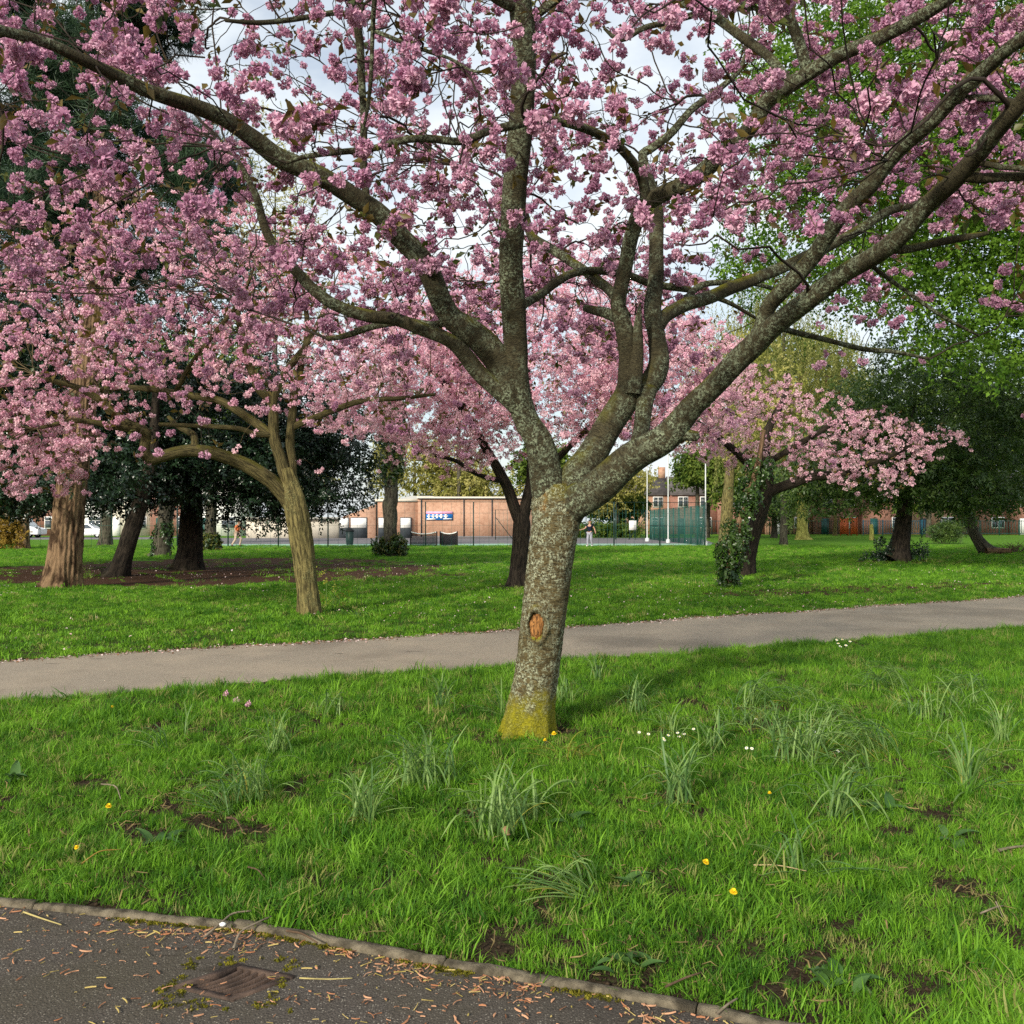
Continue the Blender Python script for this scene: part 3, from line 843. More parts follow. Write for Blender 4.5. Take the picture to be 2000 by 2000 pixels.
vehicle("parked_van", (-50.9, 97.5, 0), [(-2.6, .35), (2.55, .35), (2.6, .9), (1.75, 1.15), (1.0, 1.95), (.6, 2.15), (-2.5, 2.2), (-2.6, 1.9)],
        [[(1.55, 1.18), (1.05, 1.8), (.5, 1.9), (.5, 1.2)], [(.35, 1.2), (.35, 1.9), (-.7, 1.9), (-.7, 1.2)]], 1.95, M_CARW, "white van with a sloping front parked behind the fence, left of the big brown trunk", "van", (-1.65, 1.65), .34)
vehicle("parked_car", (-44.3, 99.0, 0), [(-2.05, .3), (2.0, .3), (2.1, .6), (1.9, .8), (1.0, .95), (.35, 1.42), (-1.0, 1.46), (-1.8, 1.0), (-2.1, .92)],
        [[(.85, .95), (.3, 1.36), (-.35, 1.38), (-.35, .95)], [(-.45, .95), (-.45, 1.38), (-1.0, 1.38), (-1.5, .98)]], 1.75, M_CARW, "low white car parked behind the fence, between the brown trunk and the thin trunk", "car", (-1.3, 1.3), .31)

# ================================================================== blossom and leaf prototypes
def m_petal(name, ca, cb, tc, tr=.38):
    t = NT(name)
    f = t.math('ADD', t.math('MULTIPLY', t.rand(), .75), t.math('MULTIPLY', t.noise(40.0, 2), .5))
    c = t.mix(t.ramp(f, .25, 1.0), ca, cb)
    q = t.n('BsdfDiffuse'); t.val(q.inputs['Color'], c)
    return t.done(t.trans(q.outputs[0], tc, tr))
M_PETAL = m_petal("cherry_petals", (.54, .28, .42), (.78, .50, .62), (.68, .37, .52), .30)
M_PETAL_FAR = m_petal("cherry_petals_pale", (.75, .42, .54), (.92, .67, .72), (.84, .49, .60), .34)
M_STALK = plain("flower_stalk", (.12, .14, .03), .7, .2)

def flower(g, c, r, np_, rowsn, axis, mi=0):
    """one double blossom: many cupped petals set round a ball"""
    for _ in range(np_):
        d = unit(rng.normal(0, 1, 3) + axis * .55)
        s = unit(np.cross(d, rng.normal(0, 1, 3))); u = np.cross(s, d)
        w = r * rng.uniform(.17, .30); L = r * rng.uniform(.8, 1.12); cur = u * r * rng.uniform(-.28, .28)
        if rowsn == 1:
            V = [c + d * L * .25, c + d * L * .75 + s * w + cur * .4, c + d * L + cur, c + d * L * .75 - s * w + cur * .4]
            g.add(V, [[0, 1, 2, 3]], m=mi)
        else:
            V = [c + d * L * .22, c + d * L * .62 + s * w + cur * .3, c + d * L * .62 - s * w + cur * .3,
                 c + d * L * .98 + s * w * .62 + cur * 1.2, c + d * L * .98 - s * w * .62 + cur * 1.2, c + d * L * .70 - u * r * .07]
            g.add(V, [[5, 1, 3, 4]], [[0, 1, 5], [0, 5, 2], [5, 4, 2]], m=mi)

def pompom(nf, npet, rows, mats, stalks=True, spread=1.0):
    """hanging bunch of double blossoms, unit size, stalk tip at the origin"""
    g = Geo(); g2 = Geo()
    for k in range(nf):
        az = k * 2.4 + rng.uniform(-.4, .4); el = rng.uniform(-1.0, .25) if k else -1.2
        d = np.array([math.cos(az) * math.cos(el), math.sin(az) * math.cos(el), math.sin(el) * .9 - .15])
        c = np.array([0, 0, -.55]) + d * .62 * spread
        flower(g, c, .60 * rng.uniform(.85, 1.1), npet, rows, unit(d))
        if stalks:
            p = np.array([[0, 0, 0], c * .5 + np.array([0, 0, .06]), c])
            tubes(g2, p[None], np.full((1, 3), .022), 3, 0, False)
    if stalks:
        V = np.concatenate(g2.V); Q = np.concatenate(g2.Q)
        g.add(V, Q, m=1)
    return g
POM_N = [proto("blossom", pompom(int(k), 36, 2, None), [M_PETAL, M_STALK]) for k in (3, 4, 5, 6, 5, 2)]
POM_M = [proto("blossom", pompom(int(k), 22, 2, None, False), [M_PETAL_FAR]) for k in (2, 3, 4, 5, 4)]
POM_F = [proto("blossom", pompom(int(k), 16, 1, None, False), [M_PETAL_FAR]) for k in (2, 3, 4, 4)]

def leaf(g, b, d, up, L, w, fold=.18, curl=.15, m=0):
    s = unit(np.cross(d, up)); n = np.cross(s, d)
    p1 = b + d * L * .45; p2 = b + d * L - n * L * curl
    V = [b, p1 + s * w * .5 + n * w * fold, p2, p1 - s * w * .5 + n * w * fold, p1]
    g.add(V, None, [[0, 1, 4], [1, 2, 4], [4, 2, 3], [0, 4, 3]], m=m)

def sprig(n, stem, L, w, mats, hang=0.0, spread=1.0, name="sprig", jit=.35):
    g = Geo()
    for k in range(n):
        t = (k + .5) / n
        b = np.array([rng.normal(0, .05), rng.normal(0, .05), 0]) * stem + np.array([stem * (t - .3), 0, -hang * t * t * stem])
        az = (1 if k % 2 else -1) * rng.uniform(.3, 1.25) * spread
        d = unit(np.array([math.cos(az), math.sin(az), rng.normal(0, jit) - hang]))
        leaf(g, b, d, unit(np.array([rng.normal(0, .3), rng.normal(0, .3), 1])), L * rng.uniform(.7, 1.2), w * rng.uniform(.8, 1.2))
    return proto(name, g, mats)

M_BRONZE = leafmat("bronze_leaf", (.075, .050, .012), (.15, .11, .022), .35, .45, .4)
M_BRONZE_G = leafmat("young_green_leaf", (.05, .075, .015), (.12, .13, .025), .35, .45, .4)
LEAF_N = [sprig(k, .09, .085, .04, [m], .25) for k, m in ((2, M_BRONZE), (3, M_BRONZE_G), (4, M_BRONZE), (2, M_BRONZE))]

# bark
B_CHERRY = bark("cherry_bark", (.036, .028, .014), (.165, .130, .058), (.43, .45, .30), (.34, .315, .014), ring=True, lich_amt=.85, moss_h=.42, moss_amt=.85, orange=True)
B_BOUGH = bark("cherry_bough_bark", (.022, .018, .011), (.085, .074, .040), (.27, .31, .20), (.16, .155, .014), ring=True, lich_amt=.68, moss_amt=1.0)
B_TWIG = plain("twig_bark", (.032, .024, .018), .85, .15, .4, 5.0)
B_TWIG_PALE = plain("pale_twig_bark", (.11, .085, .045), .85, .15, .4, 5.0)
B_LEFT = bark("yellowed_bark", (.050, .042, .017), (.20, .170, .066), (.26, .25, .11), (.20, .17, .014), furrow=7, lich_amt=.35, moss_amt=.9)
B_LIMB = bark("mossy_limb_bark", (.035, .030, .014), (.13, .11, .045), None, (.12, .115, .012), furrow=8, moss_amt=.8)
B_DARK = bark("dark_bark", (.012, .010, .008), (.045, .036, .026), None, (.07, .07, .01), furrow=7, moss_amt=.3)
B_BROWN = bark("furrowed_brown_bark", (.040, .022, .012), (.215, .140, .080), None, None, furrow=3.4)
B_GREY = bark("grey_bark", (.028, .024, .018), (.10, .09, .065), (.18, .19, .12), None, furrow=6, lich_amt=.3)
B_YELLOW = bark("yellow_algae_bark", (.22, .19, .045), (.46, .42, .11), None, None, furrow=4)

# ================================================================== the big cherry tree in front
T0 = G(1030, 1432)
cherry = empty("cherry_tree", T0, "large lichen-covered cherry tree in the middle of the near lawn with pink blossom overhead", "tree")
loc = lambda p: np.asarray(p) - T0

def px_line(rows):
    """rows of pixel x, y, half-width in pixels, distance -> points and radii"""
    p = np.array([P(a, b, d) for a, b, h, d in rows]); r = np.array([h * d / F for a, b, h, d in rows])
    return p, r

def make_trunk(rows, T0, mat, parent, name="trunk", sides=40, step=.04, roots=5, flare=.09, flare_h=.35, knot=None, knob=.03, seed=0, ridge=0.0, nridge=17):
    r2 = np.random.default_rng(seed)
    p, r = px_line(rows); p, r = resample(p, r, step)
    N = len(p); T = unit(np.gradient(p, axis=0))
    ref = np.array([0, -1.0, 0]); U = unit(np.cross(T, ref)); W = np.cross(T, U)     # W looks about back, -W to the viewer
    a = np.linspace(0, 2 * np.pi, sides, endpoint=False)
    z = p[:, 2] - p[0, 2]
    rr = r[:, None] * np.ones(sides)
    ph = r2.uniform(0, 6.28, 12)
    for k in range(2, 7):
        rr *= 1 + knob / math.sqrt(k) * np.sin(k * a[None] + ph[k] + z[:, None] * r2.uniform(-1.2, 1.2)) * (1 + .8 * np.sin(z[:, None] * r2.uniform(2, 7) + ph[k + 2]))
    fl = np.exp(-np.clip(z, 0, None) / flare_h)[:, None]
    rr += flare * fl * (.55 + .45 * np.sin(roots * a[None] + ph[0])) + flare * .4 * fl * np.sin((roots + 3) * a[None] + ph[1])
    if ridge:
        sw = np.sin(nridge * a[None] + 1.4 * np.sin(z[:, None] * 3.1 + 2 * a[None]) + .8 * np.sin(z[:, None] * 7.7 + ph[5] + 5 * a[None]))
        rr *= 1 + ridge * (np.abs(sw) ** .6 * np.sign(sw) - .3)
    rr *= 1 + .012 * r2.normal(0, 1, rr.shape)
    V = p[:, None] + rr[..., None] * (np.cos(a)[None, :, None] * U[:, None] + np.sin(a)[None, :, None] * W[:, None])
    if knot:
        kc, kw, kh = knot                     # centre on the front face, half sizes
        dx = (V[..., 0] - kc[0]) / kw; dz = (V[..., 2] - kc[2]) / kh
        q = np.sqrt(dx ** 2 + dz ** 2); front = (V[..., 1] < p[:, None, 1])
        push = np.where(q < 1, .050, 0) - .034 * np.exp(-((q - 1.28) / .20) ** 2) * (1 + .5 * np.sin(V[..., 0] * 90) * np.sin(V[..., 2] * 60))
        V[..., 1] += np.where(front, push, 0)
    idx = np.arange(N * sides).reshape(N, sides); nx = np.roll(idx, -1, 1)
    Q = np.stack([idx[:-1], nx[:-1], nx[1:], idx[1:]], -1).reshape(-1, 4)
    cu = np.arange(sides + 1) / sides
    UV = np.stack([np.broadcast_to(cu, (N, sides + 1)), np.broadcast_to(z[:, None], (N, sides + 1))], -1)
    UQ = np.stack([UV[:-1, :-1], UV[:-1, 1:], UV[1:, 1:], UV[1:, :-1]], 2).reshape(-1, 4, 2)
    Geo().add(V.reshape(-1, 3) - T0, Q, None, UQ).build(name, mat, parent, True, True)
    return p, r

trunk_rows = [(1027, 1455, 50, 7.15), (1030, 1432, 49, 7.15), (1036, 1385, 45, 7.14), (1044, 1340, 42.5, 7.12), (1052, 1290, 42, 7.10), (1059, 1230, 43, 7.08),
              (1066, 1170, 44, 7.07), (1073, 1110, 45, 7.06), (1081, 1055, 46, 7.05), (1087, 1015, 48, 7.05), (1085, 985, 48, 7.06), (1080, 955, 40, 7.08)]
kc = P(1049, 1222, 6.92)
make_trunk(trunk_rows, T0, B_CHERRY, cherry, sides=72, step=.02, roots=5, flare=.075, flare_h=.17, knot=(kc, .058, .098), knob=.018, seed=3)
# bare orange wood in the old pruning wound
def m_wound():
    t = NT("bare_orange_wood"); p = t.pos()
    a = t.noise(1.0, 5, .7, vec=t.mapping(p, (60, 60, 14))); b = t.noise(50, 3)
    c = t.mix(t.ramp(a, .35, .65), (.10, .045, .016), (.47, .22, .07)); c = t.mix(t.ramp(b, .58, .7), c, (.04, .02, .01))
    return t.done(t.principled(c, .8, .2, t.bump(a, .8, .02)))
g = Geo(); n = 28
th = np.linspace(0, 2 * np.pi, n, endpoint=False)
rings = []
for q, dy in ((1.06, .040), (.92, .020), (.6, .012), (.25, .014)):
    wv = 1 + .10 * np.sin(3 * th + 1) + .07 * np.sin(5 * th) + .05 * np.sin(8 * th + 2) - .10 * np.sin(th)
    rings.append(np.stack([kc[0] + .056 * q * wv * np.cos(th) + .012 * (np.sin(th) * q), np.full(n, kc[1] + .012 + dy) + .35 * (.060 * q * np.cos(th)) ** 2 / .16, kc[2] + .104 * q * wv * np.sin(th)], 1))
V = np.vstack(rings + [[[kc[0], kc[1] + .024, kc[2]]]])
i = np.arange(4 * n).reshape(4, n); nx = np.roll(i, -1, 1)
Q = np.stack([i[:-1], i[1:], nx[1:], nx[:-1]], -1).reshape(-1, 4)
g.add(loc(V), Q, np.stack([i[3], np.full(n, 4 * n), nx[3]], 1))
tag(g.build("pruning_wound", m_wound(), cherry, True), "oval of bare orange wood on the front of the trunk")

sk = Skel()
BOUGHS = {
 'leader': [(1084, 1010, 40, 7.06), (1074, 960, 38, 7.05), (1063, 914, 34, 7.03), (1050, 862, 30, 7.0), (1030, 823, 28, 6.98), (1015, 776, 27, 6.95), (1008, 725, 26, 6.9), (1007, 673, 26.5, 6.85), (1002, 600, 26, 6.75), (999, 518, 26, 6.65), (1001, 414, 26.5, 6.5), (1012, 310, 27.5, 6.35), (1019, 207, 26, 6.2), (1024, 103, 25.5, 6.05), (1016, 0, 25, 5.9), (1010, -140, 21, 5.7), (1015, -330, 14, 5.4)],
 'left_high': [(1010, 790, 20, 6.95), (992, 759, 27, 6.92), (979, 720, 28, 6.9), (953, 678, 30, 6.88), (914, 646, 28, 6.86), (883, 622, 25, 6.84), (862, 585, 24, 6.8), (842, 539, 23.5, 6.74), (818, 500, 23, 6.66), (785, 466, 23, 6.6), (733, 414, 22.5, 6.45), (655, 362, 21.5, 6.25), (590, 327, 21, 6.1), (539, 304, 20.5, 6.0), (500, 274, 19.5, 5.9), (440, 233, 17.5, 5.75), (375, 207, 16.5, 5.6), (285, 176, 15, 5.4), (220, 145, 13.5, 5.25), (155, 113, 12.5, 5.1), (103, 88, 12, 5.0), (52, 72, 11.5, 4.9), (0, 58, 11, 4.8), (-110, 20, 9, 4.55), (-240, -40, 6, 4.3)],
 'left_low': [(1008, 800, 16, 6.95), (985, 770, 20, 6.9), (940, 733, 18, 6.86), (904, 688, 16.5, 6.82), (875, 664, 15.5, 6.8), (823, 641, 15, 6.78), (772, 624, 14, 6.75), (720, 617, 13.5, 6.72), (660, 598, 13, 6.7), (624, 575, 12.5, 6.68), (590, 544, 12, 6.66), (557, 505, 11, 6.64), (530, 470, 10, 6.62), (515, 440, 9.5, 6.6), (503, 390, 8, 6.58), (494, 368, 7, 6.56), (470, 320, 5, 6.5)],
 'left_fork': [(880, 640, 11, 6.84), (872, 630, 9, 6.84), (845, 634, 8, 6.83), (800, 629, 7.5, 6.9), (735, 636, 7.5, 7.0), (680, 654, 7, 7.1), (640, 662, 5, 7.2)],
 'front_cross': [(1262, 400, 12, 6.72), (1257, 362, 11, 6.62), (1241, 323, 10.5, 6.5), (1207, 285, 10, 6.3), (1155, 256, 9.5, 6.1), (1103, 239, 9.5, 5.9), (1052, 236, 9.5, 5.8), (1000, 245, 9.5, 5.72), (953, 256, 9, 5.65), (901, 277, 8.5, 5.6), (836, 270, 8, 5.55), (785, 274, 7.5, 5.5), (733, 289, 7, 5.48), (655, 298, 6.5, 5.45), (590, 307, 5.5, 5.42), (560, 318, 4, 5.4)],
 'left_upright': [(722, 405, 10, 6.42), (716, 388, 8.5, 6.42), (709, 310, 8, 6.36), (711, 233, 7.5, 6.3), (707, 155, 8, 6.2), (702, 78, 9, 6.1), (690, 15, 9.5, 6.0), (675, -60, 7, 5.8)],
 'left_top_arm': [(703, 50, 7, 6.1), (690, 33, 6.5, 6.05), (660, 25, 6, 6.0), (616, 31, 5.5, 5.9), (565, 39, 5.5, 5.8), (500, 44, 5, 5.7), (440, 40, 3.5, 5.6)],
 'dark_upright': [(735, -40, 6, 5.2), (730, 20, 5.5, 5.3), (728, 65, 5, 5.4), (724, 155, 4.5, 5.5), (714, 233, 3.5, 5.6), (700, 280, 2.5, 5.7)],
 'dark_side': [(730, 60, 5, 5.4), (760, 72, 4.5, 5.35), (810, 92, 4, 5.3), (877, 114, 3.5, 5.2), (930, 140, 3, 5.1), (1000, 130, 2, 5.0)],
 'middle': [(1090, 1010, 42, 7.06), (1105, 972, 40, 7.08), (1125, 935, 37, 7.1), (1145, 905, 35, 7.12), (1168, 865, 32, 7.14), (1195, 823, 31, 7.16), (1216, 790, 30, 7.18), (1228, 760, 28, 7.18), (1230, 707, 23, 7.16), (1220, 642, 20, 7.12), (1208, 600, 17, 7.08), (1212, 560, 16, 7.02), (1220, 526, 15.5, 6.98), (1228, 490, 15.5, 6.92), (1236, 455, 16, 6.86), (1250, 414, 18, 6.78), (1276, 388, 18.5, 6.68), (1336, 360, 18.5, 6.5), (1388, 323, 18, 6.35), (1440, 279, 17.5, 6.2), (1479, 230, 17, 6.05), (1500, 197, 17, 5.98), (1552, 160, 16.5, 5.8), (1629, 114, 15.5, 5.6), (1733, 67, 14.5, 5.3), (1798, 32, 13.5, 5.1), (1849, 0, 12.5, 4.95), (1950, -70, 10, 4.7), (2080, -160, 6, 4.4)],
 'middle_right': [(1215, 795, 22, 7.2), (1250, 770, 24, 7.22), (1277, 738, 25, 7.24), (1287, 705, 22, 7.26), (1283, 660, 19.5, 7.3), (1275, 603, 18.5, 7.34), (1280, 552, 17, 7.38), (1282, 500, 16, 7.42), (1281, 414, 15, 7.5), (1270, 360, 12, 7.55), (1259, 323, 10.5, 7.58), (1256, 300, 10, 7.6), (1272, 290, 9, 7.6), (1311, 259, 8.5, 7.62), (1349, 216, 8, 7.65), (1388, 186, 7, 7.7), (1440, 142, 5.5, 7.75), (1455, 110, 4, 7.8)],
 'broken_stub': [(1236, 770, 18, 7.1), (1243, 707, 15, 7.1), (1245, 650, 11, 7.08), (1248, 618, 7, 7.06), (1249, 600, 3, 7.06)],
 'back_left': [(1222, 620, 12, 7.2), (1191, 567, 11, 7.4), (1155, 539, 10.5, 7.6), (1116, 512, 10, 7.8), (1078, 487, 10, 8.0), (1039, 461, 10.5, 8.2), (1026, 419, 8, 8.35), (1014, 380, 5, 8.5)],
 'back_stub': [(1222, 628, 13, 7.2), (1186, 611, 12, 7.35), (1160, 606, 10, 7.5), (1144, 602, 8, 7.6)],
 'back_cross': [(1002, 620, 10, 6.88), (1023, 596, 10, 7.0), (1052, 578, 9.5, 7.15), (1091, 549, 9.5, 7.3), (1129, 531, 9, 7.45), (1181, 530, 8.5, 7.6), (1233, 539, 8.5, 7.75), (1264, 552, 8, 7.85), (1323, 562, 7.5, 8.0), (1362, 570, 6.5, 8.1), (1420, 590, 5, 8.3), (1478, 622, 3.5, 8.5)],
 'right_back': [(1285, 640, 15, 7.32), (1300, 616, 15.5, 7.4), (1336, 596, 15, 7.5), (1388, 580, 14.5, 7.65), (1440, 558, 14, 7.8), (1500, 534, 13, 7.95), (1560, 508, 12, 8.05), (1616, 482, 11, 8.15), (1681, 447, 10.5, 8.25), (1733, 414, 9.5, 8.3), (1798, 394, 8, 8.4), (1850, 370, 6, 8.5), (1920, 330, 4, 8.6)],
 'right_back_low': [(1330, 600, 8, 7.5), (1365, 560, 7, 7.7), (1420, 552, 6, 7.9), (1480, 556, 5, 8.1), (1540, 575, 4, 8.3)],
 'right': [(1098, 1010, 42, 7.06), (1120, 985, 38, 7.0), (1150, 966, 37, 6.96), (1194, 927, 36, 6.9), (1246, 888, 34, 6.82), (1298, 855, 31, 6.74), (1331, 820, 27, 6.68), (1357, 790, 25.5, 6.62), (1401, 746, 24.5, 6.5), (1445, 700, 25, 6.4), (1479, 667, 26, 6.3), (1500, 648, 24.5, 6.22), (1527, 626, 23, 6.12), (1569, 592, 22, 5.98), (1614, 560, 21.5, 5.84), (1660, 527, 21, 5.68), (1706, 500, 20.5, 5.52), (1759, 461, 20, 5.34), (1810, 401, 19.5, 5.15), (1862, 355, 19.5, 4.95), (1901, 310, 19, 4.8), (1940, 264, 18.5, 4.65), (1979, 220, 18, 4.5), (2010, 180, 17, 4.4), (2080, 80, 14, 4.15), (2170, -60, 9, 3.9)],
 'right_high': [(1470, 678, 15, 6.32), (1487, 640, 17, 6.3), (1503, 596, 17.5, 6.25), (1546, 550, 17.5, 6.1), (1590, 500, 18, 5.96), (1642, 419, 18, 5.75), (1694, 367, 18, 5.55), (1733, 318, 17.5, 5.4), (1772, 277, 17, 5.25), (1823, 233, 16.5, 5.08), (1862, 191, 16, 4.94), (1914, 145, 15.5, 4.78), (1966, 98, 15, 4.62), (2000, 75, 14.5, 4.52), (2090, 10, 12, 4.3), (2200, -90, 7, 4.0)],
 'right_arm': [(1735, 486, 10, 5.42), (1764, 488, 9.5, 5.4), (1823, 475, 9, 5.4), (1888, 463, 7.5, 5.4), (1930, 455, 4, 5.4)],
 'right_edge_arm': [(1878, 345, 11, 4.9), (1914, 349, 11, 4.85), (1960, 346, 10.5, 4.75), (2010, 344, 10, 4.65), (2090, 330, 7, 4.5)],
 'right_edge_twig': [(1915, 318, 6.5, 4.78), (1950, 325, 6, 4.7), (2010, 330, 5.5, 4.6), (2080, 335, 3, 4.5)],
 'right_high_arm': [(1850, 205, 8, 4.98), (1885, 193, 7.5, 4.92), (1930, 192, 7, 4.85), (1973, 197, 6.5, 4.8), (2040, 205, 4, 4.7)],
 'top_left_arm': [(1545, 165, 11, 5.82), (1534, 153, 11, 5.85), (1500, 111, 10.5, 5.95), (1440, 65, 10, 6.1), (1388, 28, 10, 6.2), (1336, 4, 9.5, 6.3), (1290, -20, 8, 6.4), (1200, -60, 5, 6.5)],
 'top_upright': [(1580, 150, 13, 5.75), (1573, 130, 12.5, 5.75), (1559, 78, 12, 5.7), (1544, 39, 11.5, 5.65), (1524, -10, 10, 5.55), (1490, -90, 6, 5.4)],
 'top_cross': [(1390, 26, 8, 6.2), (1367, 26, 7, 6.15), (1311, 42, 6.5, 6.1), (1259, 54, 6, 6.0), (1212, 78, 5.5, 5.95), (1180, 55, 3, 5.9)],
 'top_leader_arm': [(1018, 20, 14, 5.95), (990, 8, 12, 5.85), (955, -15, 11, 5.75), (900, -70, 8, 5.6)],
 'top_leader_right': [(1022, 60, 12, 6.0), (1045, 30, 10, 5.95), (1080, 5, 9, 5.9), (1140, -40, 6, 5.8)],
 'low_right_twig': [(1520, 640, 7, 6.14), (1541, 646, 6.5, 6.2), (1592, 658, 6, 6.3), (1683, 681, 5.5, 6.4), (1752, 688, 4.5, 6.5), (1816, 701, 3, 6.6)],
 'hang_right_twig': [(1700, 512, 6, 5.56), (1712, 527, 5, 5.6), (1775, 573, 4.5, 5.7), (1843, 619, 4, 5.8), (1912, 656, 2.5, 5.9)],
 'fork_stub': [(1300, 862, 16, 6.74), (1335, 850, 13, 6.7), (1362, 853, 11, 6.66)],
 'grey_stem': [(1235, 890, 17, 6.9), (1250, 850, 18, 7.0), (1258, 800, 18, 7.08), (1268, 760, 18, 7.16)],
}
THICK = 0
for nm, rows in BOUGHS.items():
    p, r = px_line(rows)
    r = r * .9
    g = Geo()
    big = r.max() > .05
    pp, rr = tube(g, loc(p), r, 26 if big else 12, .03 if big else .045, .07 if big else .10)
    g.build("bough" if r.max() > .022 else "branch", B_BOUGH, cherry, True, True)
    sk.add(pp, rr)

# where blossom hangs: the crown of the tree, thinner where the photograph shows it thin
def crown_targets(n, keep_out=.22):
    out = []
    while len(out) < n:
        q = np.array([rng.uniform(-7.0, 7.2), rng.uniform(2.0, 12.6), rng.uniform(2.35, 8.6)])
        dx, dy = q[0] - .6, q[1] - 7.0
        rad = math.hypot(dx, dy)
        if rad > 6.9: continue
        top = 8.4 - .075 * rad ** 2
        lowz = 3.35 - .02 * rad ** 2 + .35 * math.sin(q[0] * 1.3) * math.sin(q[1] * 1.1)
        if q[1] > 8.5: lowz -= .35
        if not lowz < q[2] < top: continue
        x = 1000 + q[0] / q[1] * F; y = HOR - (q[2] - EYE) / q[1] * F
        pr = 1.0
        if not (-120 < x < 2120 and y > -160): pr = keep_out
        else:
            if x < 760 and y < 560: pr = .75
            if x > 1380 and 430 < y: pr = .22
            if x > 1380 and y > 640: pr = .05
            if 1080 < x < 1400 and 100 < y < 390: pr = .8
            if 930 < x < 1320 and y > 700: pr = .04
            if 1320 < x < 1460 and y > 640: pr = .1
            if x < 900 and y > 660: pr = .15
            if 830 < x < 960 and 60 < y < 300: pr = .8
            if 690 < x < 830 and 620 < y: pr = .3
            if q[1] < 4.2 and rng.uniform() > .4: continue
        if rng.uniform() < pr: out.append(q)
    return np.array(out)

tg = Geo()
L1 = loc(crown_targets(110, .3)); L1[:, 2] += .25
p1, r1 = grow(sk, L1, 12, .006, .011, lift=.5, droop=.0, wob=.28, minr=.009)
tubes(tg, p1, r1, 6, .03)
L2 = loc(crown_targets(760, .18))
p2, r2_ = grow(sk, L2, 10, .0040, .0065, lift=.35, droop=.05, wob=.34, minr=.0045)
tubes(tg, p2, r2_, 5)
L3 = loc(crown_targets(2100, .14))
p3, r3 = grow(sk, L3, 8, .0026, .005, lift=.15, droop=.12, wob=.36)
tubes(tg, p3, r3, 4)
tag(tg.build("twigs", B_TWIG, cherry, True), kind='stuff')

tips = np.vstack([L3, p2[:, -1], p3[::2, 5], p3[1::3, 4]])
tips = tips + rng.normal(0, .03, tips.shape)
W = tips + T0
ty = W[:, 1]; tx = 1000 + W[:, 0] / ty * F; tz = HOR - (W[:, 2] - EYE) / ty * F
inview = (tx > -30) & (tx < 2030) & (tz > -40) & (tz < 2000)
scl = rng.choice([.6, .8, 1.0], len(tips)) * rng.uniform(.045, .082, len(tips))
scl *= np.clip(.62 + .38 * (tips[:, 1] + T0[1] - 2.0) / 3.0, .62, 1.0)
size = np.where(inview, scl / ty, 0)
order = np.argsort(-size)
near_i, rest_i = order[:300], order[300:]
def rot_rand(n, tilt=.45):
    return np.stack([rng.normal(0, tilt, n), rng.normal(0, tilt, n), rng.uniform(0, 6.283, n)], 1)
for i in near_i:
    obj("blossom_cluster", POM_N[rng.integers(0, len(POM_N))].data, cherry, tips[i], rot_rand(1)[0], scl[i])
tag(scatter("blossom", tips[rest_i], rot_rand(len(rest_i)), scl[rest_i], POM_N, cherry), kind='stuff')
lp = np.vstack([p3[:, 6], p3[::2, 7], p2[:, 8]]) + rng.normal(0, .04, (len(p3) + len(p3[::2]) + len(p2), 3))
lp = lp[rng.uniform(0, 1, len(lp)) < .8]
tag(scatter("young_leaves", lp, rot_rand(len(lp), .6), rng.uniform(.75, 1.15, len(lp)) * np.clip(.5 + .5 * (lp[:, 1] + T0[1] - 2.0) / 3.0, .5, 1.0), LEAF_N, cherry), kind='stuff')

# ================================================================== other trees
M_HOLLY = leafmat("holly_leaf", (.007, .020, .010), (.022, .050, .022), .12, .30, .55, .8)
M_EVERG = leafmat("evergreen_leaf", (.030, .070, .018), (.12, .19, .040), .3, .40, .45, .4)
M_LIME = leafmat("fresh_lime_leaf", (.050, .125, .012), (.17, .31, .035), .45, .6, .15, .35)
M_WILLOW = leafmat("pale_willow_leaf", (.20, .22, .055), (.38, .38, .13), .45, .6, .2, .4)
M_FARG = leafmat("far_green_leaf", (.045, .10, .016), (.16, .22, .035), .35, .6, .2, .15)
M_FARY = leafmat("far_yellow_green_leaf", (.24, .25, .05), (.46, .42, .14), .4, .6, .2, .15)
M_IVY = leafmat("ivy_leaf", (.012, .035, .008), (.05, .10, .018), .15, .35, .45, 3.0)
M_IVY_Y = leafmat("pale_ivy_leaf", (.06, .085, .012), (.20, .19, .04), .25, .45, .4, 4.0)
M_NEEDLE = leafmat("pine_needle", (.018, .045, .022), (.05, .095, .045), .15, .5, .3, .6)
M_GOLD = leafmat("golden_conifer_leaf", (.16, .10, .015), (.38, .25, .045), .25, .6, .2, 1.0)

HOLLY = [sprig(13, .38, .105, .052, [M_HOLLY], .15, 1.0, "holly_spray", .5) for _ in range(3)]
EVERG = [sprig(14, .55, .16, .065, [M_EVERG], .25, 1.0, "evergreen_spray", .5) for _ in range(3)]
LIME = [sprig(13, .55, .12, .075, [M_LIME], .55, 1.0, "lime_spray", .45) for _ in range(3)]
FARG = [sprig(12, .9, .30, .17, [M_FARG], .2, 1.0, "far_spray", .6) for _ in range(2)]
FARY = [sprig(12, .9, .26, .13, [M_FARY], .4, 1.0, "far_yellow_spray", .6) for _ in range(2)]
IVY = [sprig(9, .22, .085, .075, [M_IVY], .5, 1.2, "ivy_spray", .6), sprig(8, .2, .08, .07, [M_IVY, ], .5, 1.2, "ivy_spray", .6)]
IVYY = [sprig(9, .22, .08, .06, [M_IVY_Y], .2, 1.2, "ivy_spray", .7), IVY[0]]
GOLD = [sprig(22, .5, .12, .05, [M_GOLD], -.2, .7, "golden_spray", .6) for _ in range(2)]
